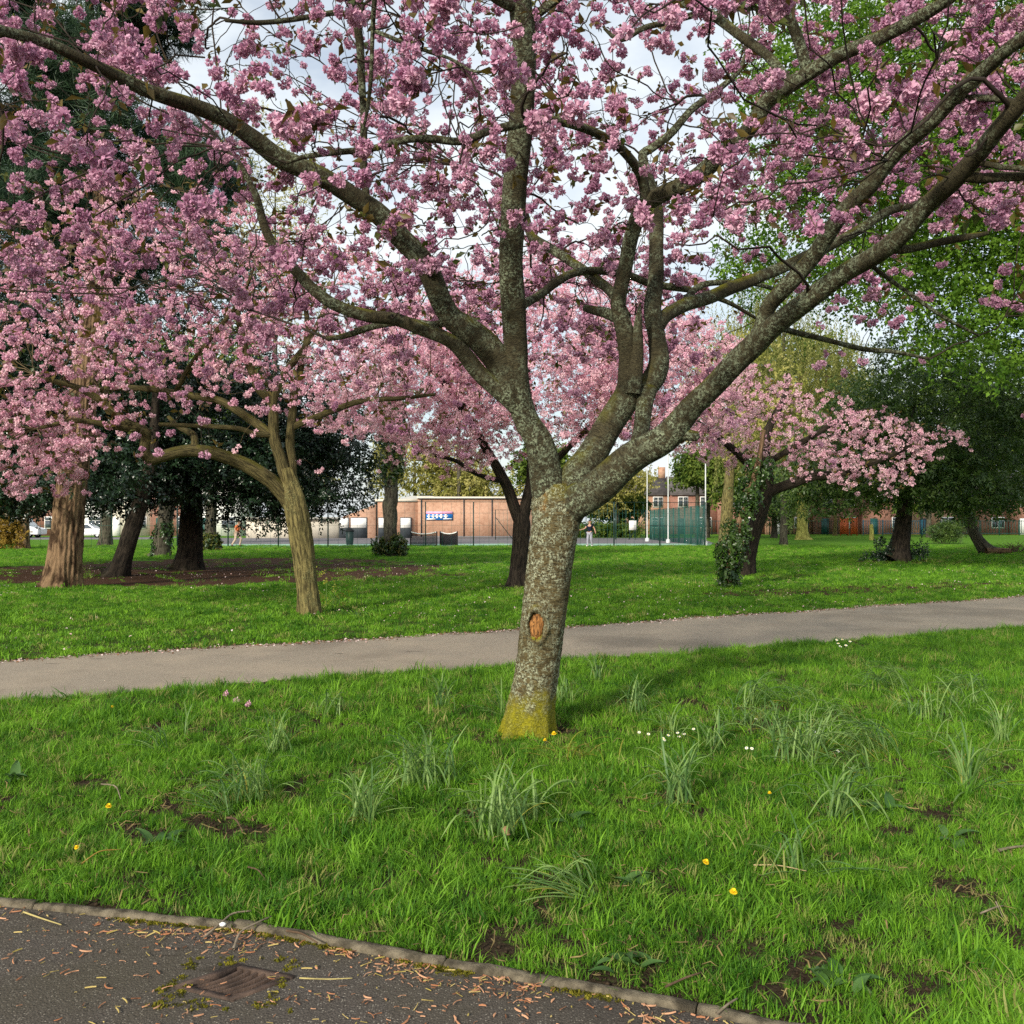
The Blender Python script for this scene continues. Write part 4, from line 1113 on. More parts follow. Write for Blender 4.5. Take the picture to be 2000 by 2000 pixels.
def willow_strand():
    g = Geo()
    for k in range(46):
        z = -k * .055; b = np.array([.05 * math.sin(k * .2), .04 * math.cos(k * .15), z]); az = rng.uniform(0, 6.28)
        d = unit(np.array([math.cos(az), math.sin(az), -.9])); s = unit(np.cross(d, [0, 0, 1.0])) * .028
        g.add([b, b + d * .07 + s, b + d * .17, b + d * .07 - s], [[0, 1, 2, 3]])
    return proto("willow_strand", g, [M_WILLOW])
WILLOW = [willow_strand() for _ in range(2)]
def pine_tuft():
    g = Geo()
    for k in range(60):
        d = unit(np.array([rng.normal(.8, .5), rng.normal(0, .6), rng.normal(.1, .6)])); s = unit(np.cross(d, rng.normal(0, 1, 3))) * .006
        b = np.array([rng.uniform(-.12, .25), rng.normal(0, .02), rng.normal(0, .02)]); L = rng.uniform(.14, .24)
        g.add([b - s, b + s, b + d * L], None, [[0, 1, 2]])
    return proto("pine_tuft", g, [M_NEEDLE])
PINE = [pine_tuft() for _ in range(2)]

def lobes_pts(lobes, n, shell=.55, zmin=None):
    """points spread through a crown made of overlapping lobes, denser towards their skins"""
    lobes = [(np.array(c, float), np.array(r, float)) for c, r in lobes]
    vol = np.array([np.prod(r) for c, r in lobes]) ** .8; pick = rng.choice(len(lobes), n, p=vol / vol.sum())
    d = unit(rng.normal(0, 1, (n, 3))); u = rng.uniform(shell ** 3, 1.06, n) ** (1 / 3)
    C = np.array([c for c, r in lobes])[pick]; Rr = np.array([r for c, r in lobes])[pick]
    p = C + d * Rr * (u * (1 + .12 * np.sin(d[:, 0] * 7 + pick) * np.sin(d[:, 2] * 6)))[:, None]
    if zmin is not None: p = p[p[:, 2] > zmin + rng.normal(0, .12, len(p))]
    return p
def leaf_rot(n, tilt=.6):
    return np.stack([rng.normal(0, tilt, n), rng.normal(0, tilt, n), rng.uniform(0, 6.283, n)], 1)
def crown(root, lobes, n, protos, s0, s1, zmin=None, shell=.55, name="crown", tilt=.6):
    b = np.array(root.location); p = lobes_pts(lobes, n, shell, zmin) - b
    return tag(scatter(name, p, leaf_rot(len(p), tilt), rng.uniform(s0, s1, len(p)), protos, root), kind='stuff')
def lumpy(c, r, k, seed, f=.5):
    """k smaller lobes around a big one"""
    r2 = np.random.default_rng(seed); out = [(c, np.array(r) * .72)]
    for i in range(k):
        d = unit(r2.normal(0, 1, 3) * [1, 1, .8]); out.append((np.array(c) + d * np.array(r) * .66, np.array(r) * r2.uniform(f * .6, f * 1.15)))
    return out
def limbs(root, p_tr, r_tr, targets, mat, name="limbs", n=10, r_end=.02, k_len=.02, lift=.5, sides=6, **kw):
    b = np.array(root.location); s = Skel(4000 + len(targets) * n); s.add(p_tr - b, r_tr)
    pp, rr = grow(s, np.asarray(targets) - b, n, r_end, k_len, lift=lift, **kw)
    g = Geo(); tubes(g, pp, rr, sides, .04); g.build(name, mat, root, True, True)
    return s, pp

# ---- the other three blossom trees
def cherry_small(root, skel, boxes, counts, poms, scale, nobj, bark_mat, twig_mat, prob, sides=5, leaf_p=.5):
    b = np.array(root.location)
    def tg_(n):
        out = []
        while len(out) < n:
            c, r = boxes[rng.integers(0, len(boxes))]
            d = unit(rng.normal(0, 1, 3)) * rng.uniform(.15, 1.0) ** .45
            q = np.array(c) + d * np.array(r)
            x = 1000 + q[0] / q[1] * F; y = HOR - (q[2] - EYE) / q[1] * F
            if rng.uniform() < prob(x, y, q): out.append(q)
        return np.array(out) - b
    g = Geo()
    a1 = tg_(counts[0]); p1, r1 = grow(skel, a1, 10, .007, .009, lift=.35, droop=.02, wob=.24, minr=.012); tubes(g, p1, r1, 6, .03)
    a2 = tg_(counts[1]); p2, r2 = grow(skel, a2, 8, .004, .005, lift=.25, droop=.06, wob=.3, minr=.005); tubes(g, p2, r2, 4)
    a3 = tg_(counts[2]); p3, r3 = grow(skel, a3, 6, .0025, .0035, lift=.1, droop=.12, wob=.3); tubes(g, p3, r3, 3)
    tag(g.build("twigs", twig_mat, root, True), kind='stuff')
    tips = np.vstack([a3, p3[:, 3], p2[:, -1], p2[:, 5]]); tips = tips + rng.normal(0, .06, tips.shape)
    sc = rng.uniform(*scale, len(tips))
    w = tips + b; order = np.argsort(-sc / w[:, 1])
    for i in order[:nobj]:
        obj("blossom_cluster", poms[rng.integers(0, len(poms))].data, root, tips[i], rot_rand(1)[0], sc[i])
    rest = order[nobj:]
    tag(scatter("blossom", tips[rest], rot_rand(len(rest)), sc[rest], poms, root), kind='stuff')
    lp = np.vstack([p3[:, 4], p2[:, 6]]) + rng.normal(0, .06, (len(p3) + len(p2), 3)); lp = lp[rng.uniform(0, 1, len(lp)) < leaf_p]
    tag(scatter("young_leaves", lp, rot_rand(len(lp), .6), rng.uniform(1.1, 1.9, len(lp)), LEAF_N, root), kind='stuff')

def traced(root, dct, mat, sk, big=.05):
    b = np.array(root.location)
    for nm, rows in dct.items():
        p, r = px_line(rows); g = Geo()
        pp, rr = tube(g, p - b, r, 14, .08, .05); g.build("bough", mat, root, True, True); sk.add(pp, rr)

# left blossom tree
TL = G(605, 1201)
lt = empty("cherry_tree", TL, "pink cherry tree left of the path with yellowish trunk and one long arching limb", "tree")
d0 = TL[1]
make_trunk([(604, 1212, 22, d0), (604, 1198, 21, d0), (602, 1170, 20.5, d0), (599, 1140, 19.5, d0), (595, 1100, 20.5, d0), (589, 1060, 22, d0), (581, 1010, 22.5, d0), (573, 970, 21, d0), (566, 940, 17, d0), (560, 915, 14, d0)],
           TL, B_LEFT, lt, sides=56, step=.04, roots=4, flare=.07, flare_h=.22, knob=.05, seed=8, ridge=.03, nridge=9)
skl = Skel()
traced(lt, {
 'a': [(568, 955, 14, d0), (556, 925, 12.5, d0), (546, 890, 11, d0), (536, 855, 10.5, d0), (533, 804, 10, d0), (528, 780, 9, d0), (508, 764, 8.5, d0 - .1), (496, 735, 8.5, d0 - .2), (480, 690, 8, d0 - .3), (471, 650, 7, d0 - .4), (462, 590, 5.5, d0 - .5), (455, 520, 4, d0 - .5)],
 'b': [(532, 800, 8, d0), (536, 775, 7.5, d0), (559, 725, 7, d0 + .2), (590, 685, 6.5, d0 + .4), (612, 650, 5.5, d0 + .5), (640, 590, 4, d0 + .6)],
 'c': [(570, 950, 10, d0), (570, 904, 9, d0 + .1), (566, 862, 8.5, d0 + .15), (570, 823, 8, d0 + .2), (575, 759, 7.5, d0 + .3), (586, 725, 6.5, d0 + .4), (600, 640, 5, d0 + .6), (590, 540, 3.5, d0 + .8)],
 'd': [(570, 835, 7, d0 + .2), (600, 822, 6.5, d0 + .2), (655, 800, 6, d0 + .3), (712, 782, 5.5, d0 + .4), (782, 778, 4.5, d0 + .6), (850, 770, 3, d0 + .8)],
 'e': [(572, 990, 16, d0), (552, 962, 16, d0 - .02), (518, 930, 15, d0 - .1), (466, 902, 13.5, d0 - .25), (414, 885, 12.5, d0 - .4), (362, 881, 12, d0 - .55), (311, 893, 11.5, d0 - .7), (290, 897, 11.5, d0 - .75), (283, 871, 10.5, d0 - .8), (287, 845, 10, d0 - .85), (268, 834, 9.5, d0 - .9), (248, 826, 9, d0 - .95), (197, 783, 7.5, d0 - 1.1), (150, 757, 6, d0 - 1.2), (90, 740, 4, d0 - 1.4)],
 'f': [(278, 840, 7, d0 - .86), (240, 836, 6.5, d0 - 1.0), (207, 829, 6, d0 - 1.1), (145, 822, 5, d0 - 1.3), (80, 835, 3.5, d0 - 1.5)],
 'g': [(538, 850, 5.5, d0), (497, 848, 5.5, d0 - .15), (466, 837, 5, d0 - .3), (390, 832, 4.5, d0 - .5), (311, 829, 4, d0 - .7)],
 'h': [(540, 860, 9, d0), (518, 840, 9, d0 + .1), (481, 814, 8.5, d0 + .2), (430, 783, 7.5, d0 + .3), (362, 772, 7, d0 + .4), (311, 762, 6.5, d0 + .5), (248, 757, 5.5, d0 + .6), (181, 760, 4.5, d0 + .7), (110, 745, 3, d0 + .9)],
 'i': [(340, 772, 5, d0 + .4), (368, 720, 5, d0), (420, 650, 4.5, d0 - .5), (468, 590, 4, d0 - .9), (490, 540, 3, d0 - 1.2)],
 'j': [(380, 882, 8, d0 - .5), (378, 850, 7, d0 - .3), (350, 835, 5, d0), (330, 815, 4, d0 + .3)],
 'k': [(205, 790, 5, d0 - 1.1), (212, 740, 5, d0 - .6), (225, 690, 4.5, d0), (230, 600, 3.5, d0 + .5)],
}, B_LIMB, skl)
def prob_l(x, y, q):
    low = np.interp(x, [-200, 60, 170, 250, 330, 480, 600, 700, 860], [960, 965, 955, 860, 800, 800, 830, 850, 830])
    if y > low: return .06 if y < low + 90 else 0
    if y > low - 60: return .6
    top = np.interp(x, [-200, 0, 300, 600, 800], [330, 340, 300, 380, 480]) 
    return 1.0 if y > top else .25
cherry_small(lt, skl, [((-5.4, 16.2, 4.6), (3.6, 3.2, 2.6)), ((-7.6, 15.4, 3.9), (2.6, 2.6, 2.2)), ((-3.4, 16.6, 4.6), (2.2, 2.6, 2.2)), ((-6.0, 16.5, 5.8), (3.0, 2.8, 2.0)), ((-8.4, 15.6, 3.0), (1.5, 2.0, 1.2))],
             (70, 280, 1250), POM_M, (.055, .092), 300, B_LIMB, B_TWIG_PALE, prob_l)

# centre blossom tree behind the big trunk
TC = G(1011, 1147)
ct = empty("cherry_tree", TC, "pink cherry tree directly behind the big trunk, its dark forked stem showing left", "tree")
d1 = TC[1]
p, r = make_trunk([(1010, 1152, 20, d1), (1011, 1145, 18.5, d1), (1013, 1110, 17, d1), (1016, 1070, 16.5, d1), (1019, 1030, 17, d1), (1018, 1005, 15, d1)], TC, B_DARK, ct, sides=24, step=.06, roots=4, flare=.16, flare_h=.25, seed=9)
skc = Skel()
traced(ct, {
 'a': [(1017, 1020, 13, d1), (1006, 995, 12, d1), (994, 960, 11, d1 - .1), (980, 930, 10.5, d1 - .2), (966, 905, 9.5, d1 - .3), (940, 860, 8.5, d1 - .4), (905, 800, 7.5, d1 - .6), (860, 740, 6, d1 - .8), (800, 690, 4, d1 - 1)],
 'b': [(1020, 1020, 13, d1), (1028, 985, 12, d1), (1036, 950, 11.5, d1 + .1), (1040, 900, 10.5, d1 + .2), (1036, 830, 9, d1 + .4), (1030, 740, 7.5, d1 + .6), (1020, 640, 5.5, d1 + .8)],
 'c': [(1040, 930, 8, d1 + .1), (1070, 905, 7.5, d1), (1091, 893, 7, d1), (1129, 855, 6.5, d1), (1181, 811, 6, d1), (1240, 770, 5, d1 + .2), (1300, 730, 3.5, d1 + .4)],
 'd': [(985, 940, 6, d1 - .15), (960, 935, 5, d1 - .5), (930, 925, 4.5, d1 - .9), (890, 900, 4, d1 - 1.3), (850, 890, 3, d1 - 1.8)],
}, B_DARK, skc)
def prob_c(x, y, q):
    low = np.interp(x, [600, 720, 860, 960, 1040, 1200, 1300, 1420], [830, 850, 900, 930, 880, 850, 870, 880])
    if y > low: return .05 if y < low + 60 else 0
    return 1.0
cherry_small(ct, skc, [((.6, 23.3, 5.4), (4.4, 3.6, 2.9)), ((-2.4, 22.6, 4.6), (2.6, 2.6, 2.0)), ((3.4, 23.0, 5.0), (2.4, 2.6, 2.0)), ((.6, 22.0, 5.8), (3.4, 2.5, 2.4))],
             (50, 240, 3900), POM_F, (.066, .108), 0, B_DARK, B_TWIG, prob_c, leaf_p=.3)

# right blossom tree
TR = G(1458, 1123)
rt = empty("cherry_tree", TR, "low spreading pink cherry tree on the right with a dark trunk leaning right", "tree")
d2 = TR[1]
make_trunk([(1452, 1130, 20, d2), (1456, 1120, 17.5, d2), (1462, 1085, 15, d2), (1470, 1050, 14, d2), (1480, 1015, 14.5, d2), (1492, 975, 15, d2), (1500, 950, 13, d2)], TR, B_DARK, rt, sides=24, step=.06, roots=4, flare=.17, flare_h=.25, seed=10)
skr = Skel()
traced(rt, {
 'a': [(1498, 965, 11, d2), (1515, 955, 10.5, d2), (1545, 945, 10, d2 - .1), (1586, 931, 9, d2 - .2), (1640, 925, 8, d2 - .4), (1700, 905, 6.5, d2 - .6), (1760, 880, 4.5, d2 - .8), (1800, 860, 3, d2 - 1)],
 'b': [(1497, 965, 11, d2), (1500, 930, 10, d2), (1495, 890, 9, d2 + .2), (1500, 840, 8, d2 + .3), (1530, 780, 6, d2 + .5), (1540, 730, 4, d2 + .6)],
 'c': [(1496, 960, 9, d2), (1475, 925, 8.5, d2 - .1), (1445, 890, 7.5, d2 - .3), (1410, 860, 6.5, d2 - .5), (1370, 830, 5, d2 - .7), (1330, 800, 3, d2 - 1)],
 'd': [(1505, 900, 7, d2), (1540, 880, 6.5, d2 - .2), (1590, 850, 5.5, d2 - .4), (1640, 820, 4.5, d2 - .5), (1690, 800, 3, d2 - .6)],
}, B_DARK, skr)
def prob_r(x, y, q):
    low = np.interp(x, [1260, 1340, 1420, 1500, 1620, 1760, 1830], [880, 900, 905, 915, 950, 965, 880])
    top = np.interp(x, [1260, 1340, 1440, 1560, 1700, 1830], [740, 690, 690, 730, 790, 830])
    if y > low: return .09 if y < low + 60 else 0
    return 1.0 if y > top else .03
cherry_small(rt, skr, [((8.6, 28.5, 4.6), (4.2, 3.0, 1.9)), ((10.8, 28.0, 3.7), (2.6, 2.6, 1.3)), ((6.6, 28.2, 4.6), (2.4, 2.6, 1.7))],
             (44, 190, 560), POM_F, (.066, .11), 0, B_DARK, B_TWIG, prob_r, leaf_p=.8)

# ---- dark hollies at the left
def simple_tree(name, label, base, rows, mat, lobes, n, protos, s0, s1, zmin, targets=14, group=None, flare=.2, knob=.05, seed=1, sides=20, shell=.5, cat="tree", limb_mat=None, step=.12):
    rt_ = empty(name, base, label, cat, group)
    p, r = make_trunk(rows, base, mat, rt_, sides=sides, step=step, roots=5, flare=flare, flare_h=.35, knob=knob, seed=seed)
    if targets:
        t = lobes_pts(lobes, targets, .3)
        t = t[t[:, 2] > p[len(p) // 2, 2]] if len(t) else t
        if len(t): limbs(rt_, p[len(p) // 3:], r[len(p) // 3:], t, limb_mat or mat, r_end=.012, k_len=.014, wob=.2)
    if n: crown(rt_, lobes, n, protos, s0, s1, zmin, shell)
    return rt_

b = G(233, 1126); d = b[1]
simple_tree("holly_tree", "dark evergreen with a blackish trunk leaning right, just right of the big brown trunk", b,
            [(222, 1134, 24, d), (228, 1124, 19, d), (240, 1090, 16.5, d), (256, 1040, 16, d), (272, 990, 15, d), (288, 930, 13, d), (300, 860, 10, d), (305, 760, 7, d)], B_DARK,
            lumpy((-13.2, 28.6, 6.4), (4.4, 3.2, 4.6), 12, 5) + [((-14.8, 28.6, 3.4), (2.2, 1.8, 1.5)), ((-12.2, 28.6, 3.4), (2.0, 1.8, 1.4)), ((-16.8, 29, 3.3), (2.0, 1.8, 1.5)), ((-10.6, 28.8, 3.4), (1.6, 1.6, 1.3)), ((-13.6, 28.2, 2.6), (2.2, 1.5, .8)), ((-16.2, 28.6, 2.6), (2.0, 1.5, .8)), ((-11.4, 28.4, 2.7), (1.4, 1.5, .8))], 6800, HOLLY, .9, 1.5, 1.75, seed=21)
b = G(367, 1113); d = b[1]
simple_tree("holly_tree", "dark broad evergreen with a thick upright trunk and foliage hanging near the ground", b,
            [(366, 1120, 34, d), (368, 1110, 28, d), (371, 1080, 24, d), (373, 1040, 22, d), (374, 990, 20, d), (375, 900, 16, d), (376, 780, 11, d)], B_DARK,
            lumpy((-8.8, 31.4, 4.6), (4.6, 2.8, 3.0), 14, 6) + [((-5.9, 31.0, 3.0), (1.7, 1.8, 1.3)), ((-7.2, 30.6, 2.3), (2.0, 1.6, .9)), ((-5.4, 31.2, 4.6), (1.4, 1.6, 1.3)), ((-10.6, 31, 2.8), (2.0, 1.6, 1.2)), ((-7.6, 31, 3.6), (2.2, 1.6, 1.8)), ((-9.4, 30.6, 3.4), (2.0, 1.6, 1.6))], 5600, HOLLY, .9, 1.5, 1.15, seed=22)
b = np.array([-18.5, 33.0, 0]); d = 33.0
px0 = 1000 + b[0] / d * F
simple_tree("holly_tree", "dark evergreen at the left edge of the photo, behind the golden bush", b,
            [(px0, 1112, 24, d), (px0, 1100, 18, d), (px0 + 4, 1020, 15, d), (px0 + 6, 900, 12, d), (px0 + 6, 760, 8, d)], B_DARK,
            lumpy((-17.4, 33, 7.6), (4.2, 3.0, 6.0), 13, 7) + [((-14.2, 34, 10.5), (2.6, 2, 2.8)), ((-10.8, 34, 10.0), (2.2, 2, 2.2))] + [((-17.4, 32.6, 3.4), (2.6, 2, 1.6)), ((-16.6, 32.4, 2.6), (3.0, 2, 1.0)), ((-13.6, 33, 2.9), (1.8, 2, 1.2)), ((-11.8, 22.0, 2.75), (1.9, .7, .65)), ((-13.8, 23, 2.8), (1.8, .9, .8)), ((-10.9, 25.5, 3.0), (1.6, 1.2, .9))], 8600, HOLLY, .9, 1.5, 1.7, seed=23)

# big brown pine at the left
b = G(119, 1149); d = b[1]
pine = empty("pine_tree", b, "tall conifer with thick sunlit brown furrowed trunk on the left, at the bare earth's edge", "tree")
pr_ = [(117, 1156, 39, d), (119, 1148, 36, d), (124, 1110, 32, d), (129, 1060, 29.5, d), (133, 1010, 28, d), (140, 940, 27, d), (150, 860, 26, d), (164, 760, 25, d), (180, 640, 24, d), (196, 540, 22.5, d), (203, 460, 21, d), (200, 380, 18, d), (196, 300, 15.5, d), (186, 200, 13, d), (178, 100, 10, d), (174, -20, 7, d), (172, -160, 4, d)]
p, r = make_trunk(pr_, b, B_BROWN, pine, sides=110, step=.05, roots=6, flare=.12, flare_h=.35, knob=.035, seed=12, ridge=.035, nridge=21)
tg_ = []
for k in range(80):
    i = rng.integers(int(len(p) * .46), len(p) - 8); az = rng.uniform(0, 6.28); L = rng.uniform(1.6, 4.0) * (1.1 - .5 * (i / len(p)))
    tg_.append(p[i] + [math.cos(az) * L, math.sin(az) * L, rng.uniform(.1, .8)])
s, pp = limbs(pine, p[int(len(p) * .5):], r[int(len(p) * .5):], tg_, B_BROWN, r_end=.02, k_len=.02, wob=.2)
q2 = pp[:, 4:].reshape(-1, 3); q2 = np.repeat(q2, 7, 0) + rng.normal(0, .28, (len(q2) * 7, 3))
tag(scatter("needles", q2, leaf_rot(len(q2), .7), rng.uniform(1.1, 2.0, len(q2)), PINE, pine), kind='stuff')

# thin trunks at the left
b = G(324, 1087); d = b[1]
tv = simple_tree("ivy_clad_tree", "stout tree with scattered ivy on its trunk between the two dark evergreens", b,
            [(312, 1092, 20, d), (314, 1082, 17, d), (318, 1050, 15, d), (324, 1010, 14, d), (330, 960, 13, d), (335, 860, 10, d)], B_GREY,
            lumpy((-16.2, 46, 8.5), (3.6, 3, 3.6), 8, 8), 700, FARG, .6, 1.0, 4.5, seed=24)
def ivy_on(root, rows, n, protos, s0=.7, s1=1.3, grow_r=1.15, rad=None):
    p, r = px_line(rows); p, r = resample(p, r, .08); bb = np.array(root.location)
    i = rng.integers(0, len(p), n); a = rng.uniform(0, 6.283, n); k = rng.uniform(.95, grow_r, n)
    q = p[i] + np.stack([np.cos(a), np.sin(a), rng.normal(0, .3, n)], 1) * (r[i] * k)[:, None] - bb
    rot = np.stack([rng.normal(0, .5, n), rng.normal(0, .5, n) + .9, a], 1)
    return tag(scatter("ivy", q, rot, rng.uniform(s0, s1, n), protos, root), kind='stuff')
ivy_on(tv, [(312, 1090, 18, d), (318, 1050, 16, d), (322, 1020, 15, d)], 120, IVY, 1.0, 1.8)
for px, py, hw, lab in ((207, 1066, 12, "slim bare trunk by the fence between the big brown trunk and the leaning dark one"),
                        (410, 1076, 12, "short ivy-covered trunk just right of the thick dark evergreen")):
    b = G(px, py); d = b[1]
    tt_ = simple_tree("slim_tree", lab, b, [(px, py + 3, hw * 1.3, d), (px, py - 3, hw, d), (px + 1, py - 40, hw * .9, d), (px + 3, py - 110, hw * .8, d), (px + 6, py - 240, hw * .5, d)], B_GREY,
                [((b[0], d, 9.5), (3.2, 3, 3.5)), ((b[0] + 1.5, d, 8), (2.2, 2, 2))], 420, FARG, .7, 1.2, 5.0, seed=px)
    if px == 410: ivy_on(tt_, [(px, py, 15, d), (px, py - 30, 14, d)], 260, IVYY, 1.2, 2.0)
b = G(30, 1073); d = b[1]
gb = empty("golden_conifer", b, "golden brown bushy conifer at the left edge of the photo", "tree")
make_trunk([(44, 1076, 14, d), (45, 1068, 12, d), (47, 1040, 10, d), (48, 1000, 8, d), (48, 960, 5, d)], b, B_BROWN, gb, sides=16, step=.15, flare=.15, seed=31)
crown(gb, [((-30.6, d, 1.0), (1.3, 1.0, 1.1)), ((-29.6, d - .3, 1.6), (.8, .8, 1.3)), ((-29.2, d - .3, .7), (.7, .7, .8))], 900, GOLD, .7, 1.2, .05, .3)

# tree with the tangle of ivy at its foot
b = G(764, 1087); d = b[1]
rowsI = [(764, 1090, 24, d), (764, 1078, 17, d), (763, 1050, 14.5, d), (762, 1010, 14, d), (761, 985, 15, d), (764, 970, 13, d), (764, 920, 13, d), (765, 880, 12, d), (766, 800, 9.5, d), (768, 700, 7, d), (770, 560, 4, d)]
iv = empty("ivy_foot_tree", b, "straight tree with tangled ivy round its foot, in front of the brick pavilion", "tree")
p, r = make_trunk(rowsI, b, B_GREY, iv, sides=24, step=.1, roots=4, flare=.2, flare_h=.3, knob=.10, seed=33)
crown(iv, [((b[0], d, .30), (.82, .8, .42)), ((b[0] - .35, d - .2, .45), (.5, .5, .45)), ((b[0] + .3, d - .2, .5), (.45, .5, .5))], 480, IVYY, .9, 1.5, .02, .3, "ivy_skirt", 1.0)
ivy_on(iv, [(764, 930, 15, d), (765, 880, 16, d), (766, 830, 18, d), (767, 780, 16, d)], 500, IVYY, 1.0, 1.8, 1.6)
limbs(iv, p[len(p) // 2:], r[len(p) // 2:], [b + [rng.uniform(-4, 4), rng.uniform(-2, 2), rng.uniform(6, 13)] for _ in range(26)], B_GREY, r_end=.012, k_len=.012, wob=.25)

# ---- right side
b = G(1760, 1097); d = b[1]
rh = simple_tree("holly_tree", "broad dark evergreen on the right with a thick black trunk and suckers at its foot", b,
            [(1748, 1102, 38, d), (1752, 1094, 28, d), (1757, 1070, 19, d), (1762, 1035, 16, d), (1767, 1000, 15, d), (1772, 950, 13, d), (1776, 850, 9, d)], B_DARK,
            lumpy((16.6, 38, 6.0), (6.2, 3.6, 3.7), 16, 9, .42) + [((14.5, 37, 3.4), (4.2, 2.4, 1.5)), ((20.4, 37, 3.8), (3.2, 2.4, 1.8)), ((11.6, 37.8, 3.6), (1.6, 1.8, 1.8)), ((17, 36.5, 2.9), (2.5, 2, 1.0)), ((11.4, 37, 2.6), (2.5, 1.6, .9)), ((18.6, 36.6, 2.6), (2.2, 1.6, .8))], 5600, EVERG, .75, 1.25, 1.5, seed=25)
crown(rh, [((b[0] - .75, d - .2, .45), (.45, .4, .6)), ((b[0] + .6, d - .2, .4), (.4, .4, .55)), ((b[0] - 1.2, d, .15), (.5, .4, .25))], 150, HOLLY, .7, 1.1, .02, .2, "suckers", 1.2)

b = G(1930, 1082); d = b[1]
rl = simple_tree("leaning_tree", "evergreen at the right edge, grey stem leaning far left above a cut log", b,
            [(1934, 1085, 18, d), (1928, 1078, 13, d), (1910, 1055, 10, d), (1898, 1032, 10, d), (1892, 1010, 10, d), (1888, 960, 8, d), (1890, 880, 6, d)], B_GREY,
            lumpy((24.3, 46, 6.2), (5.0, 3.0, 4.2), 12, 10, .45) + [((21.8, 45, 3.0), (2.8, 2.0, 1.4))], 2600, EVERG, .8, 1.35, 1.75, seed=26)
g = Geo()
lg = empty("cut_log", G(1948, 1083), "short cut log lying at the foot of the leaning stem on the right", "log")
tube(g, [(-.55, 0, .16), (0, -.05, .17), (.55, -.15, .15)], [.17, .18, .15], 14, .08, .06); g.build("log", B_BROWN, lg, True, True)
g = Geo(); g.add(np.array([[.56 + .005, -.15 + .15 * math.cos(a), .15 + .15 * math.sin(a)] for a in np.linspace(0, 6.28, 14, endpoint=False)] + [[.575, -.15, .15]]), None, [[i, (i + 1) % 14, 14] for i in range(14)])
g.build("cut_face", plain("sawn_wood", (.42, .28, .15), .8, .2), lg)
bp = empty("brush_pile", G(1982, 1080), "small heap of broken brown twigs beside the cut log on the right", "brushwood")
g = Geo()
for k in range(46):
    a = rng.uniform(0, 6.28); c = rng.normal(0, .28, 3) * [1, .7, 0]
    e = np.array([math.cos(a) * .6, math.sin(a) * .4, rng.uniform(-.1, .55)]); st = np.array([c + [0, 0, .05], c + e * .5 + [0, 0, .16], c + e + [0, 0, .1]])
    st[:, 2] = np.clip(st[:, 2], .02, .8); tubes(g, st[None], np.array([[.022, .016, .008]]), 4, 0)
tag(g.build("twigs", B_TWIG_PALE, bp), kind='stuff')

# ivy stem and the stems behind the right blossom tree
b = G(1423, 1149); d = b[1]
rowsV = [(1421, 1153, 12, d), (1423, 1146, 9, d), (1427, 1100, 8, d), (1436, 1050, 8, d), (1450, 1000, 8, d), (1466, 960, 7, d), (1482, 900, 6, d), (1492, 840, 4, d)]
ivt = empty("ivy_clad_tree", b, "thin leaning stem wrapped in ivy left of the dark leaning blossom trunk", "tree")
make_trunk(rowsV, b, B_BROWN, ivt, sides=14, step=.08, flare=.06, knob=.06, seed=34)
ivy_on(ivt, [(1421, 1150, 12, d), (1425, 1110, 13, d), (1430, 1070, 20, d), (1436, 1045, 18, d), (1440, 1020, 12, d)], 420, IVY, .55, 1.05, 1.7)
ivy_on(ivt, [(1450, 1000, 10, d), (1466, 960, 16, d), (1482, 900, 18, d)], 220, IVY, .6, 1.1, 1.7)
for px, py, hw, top, mat, lab in ((1417, 1072, 13, 880, B_LEFT, "pale yellowish trunk behind the ivy stem"), (1452, 1082, 8, 880, B_BROWN, "slender brown stem between the pale trunk and the leaning blossom trunk"),
                                  (1379, 1050, 8, 900, B_GREY, "grey trunk just right of the court corner mast")):
    b = G(px, py); d = b[1]
    simple_tree("slim_tree", lab, b, [(px - 3, py + 3, hw * 1.4, d), (px - 1, py - 4, hw, d), (px + 1, py - 50, hw * .9, d), (px + 4, (py + top) / 2, hw * .8, d), (px + 10, top, hw * .6, d), (px + 6, top - 220, hw * .35, d)], mat,
                [((b[0], d, 8.5), (3.0, 2.4, 3.0)), ((b[0] + 1.2, d, 6.6), (2.4, 2, 1.8))], 380, FARY, .55, .95, 3.6, seed=px)

b = G(1568, 1054); d = b[1]
simple_tree("yellow_tree", "sunlit tree with a bright yellow-green algae-covered trunk and spreading roots", b,
            [(1568, 1057, 17, d), (1568, 1050, 11.5, d), (1567, 1020, 9.6, d), (1567, 980, 9, d), (1566, 930, 8.5, d), (1568, 850, 7, d), (1570, 700, 5, d)], B_YELLOW,
            lumpy((27, 88, 15), (6, 5, 6), 8, 11), 700, FARG, 1.0, 1.7, 8.0, seed=35, flare=.42, sides=28)
for px, py, hw, top, lab in ((1604, 1043, 6, 960, "farther trunk just right of the yellow trunk"), (1631, 1046, 3.2, 960, "thin trunk left of the orange board"), (1745, 1042, 7, 970, "grey trunk in the distance behind the thick black trunk"),
                             (1965, 1042, 8, 960, "brown trunk far back at the right edge"), (1535, 1043, 4, 960, "slim trunk far back, left of the yellow trunk")):
    b = G(px, py); d = b[1]
    simple_tree("far_tree", lab, b, [(px, py + 2, hw * 1.3, d), (px, py - 3, hw, d), (px + 1, py - 40, hw * .9, d), (px + 1, top, hw * .8, d), (px, top - 140, hw * .5, d)], B_LEFT,
                lumpy((b[0], d, 13), (5, 4, 6), 6, px), 420, FARG, 1.3, 2.2, 6.0, seed=px, group="distant park trees")
b = G(1702, 1055)
st_ = empty("tree_stump", b, "small yellow-green stump post on the sunlit lawn left of the thick black trunk", "stump")
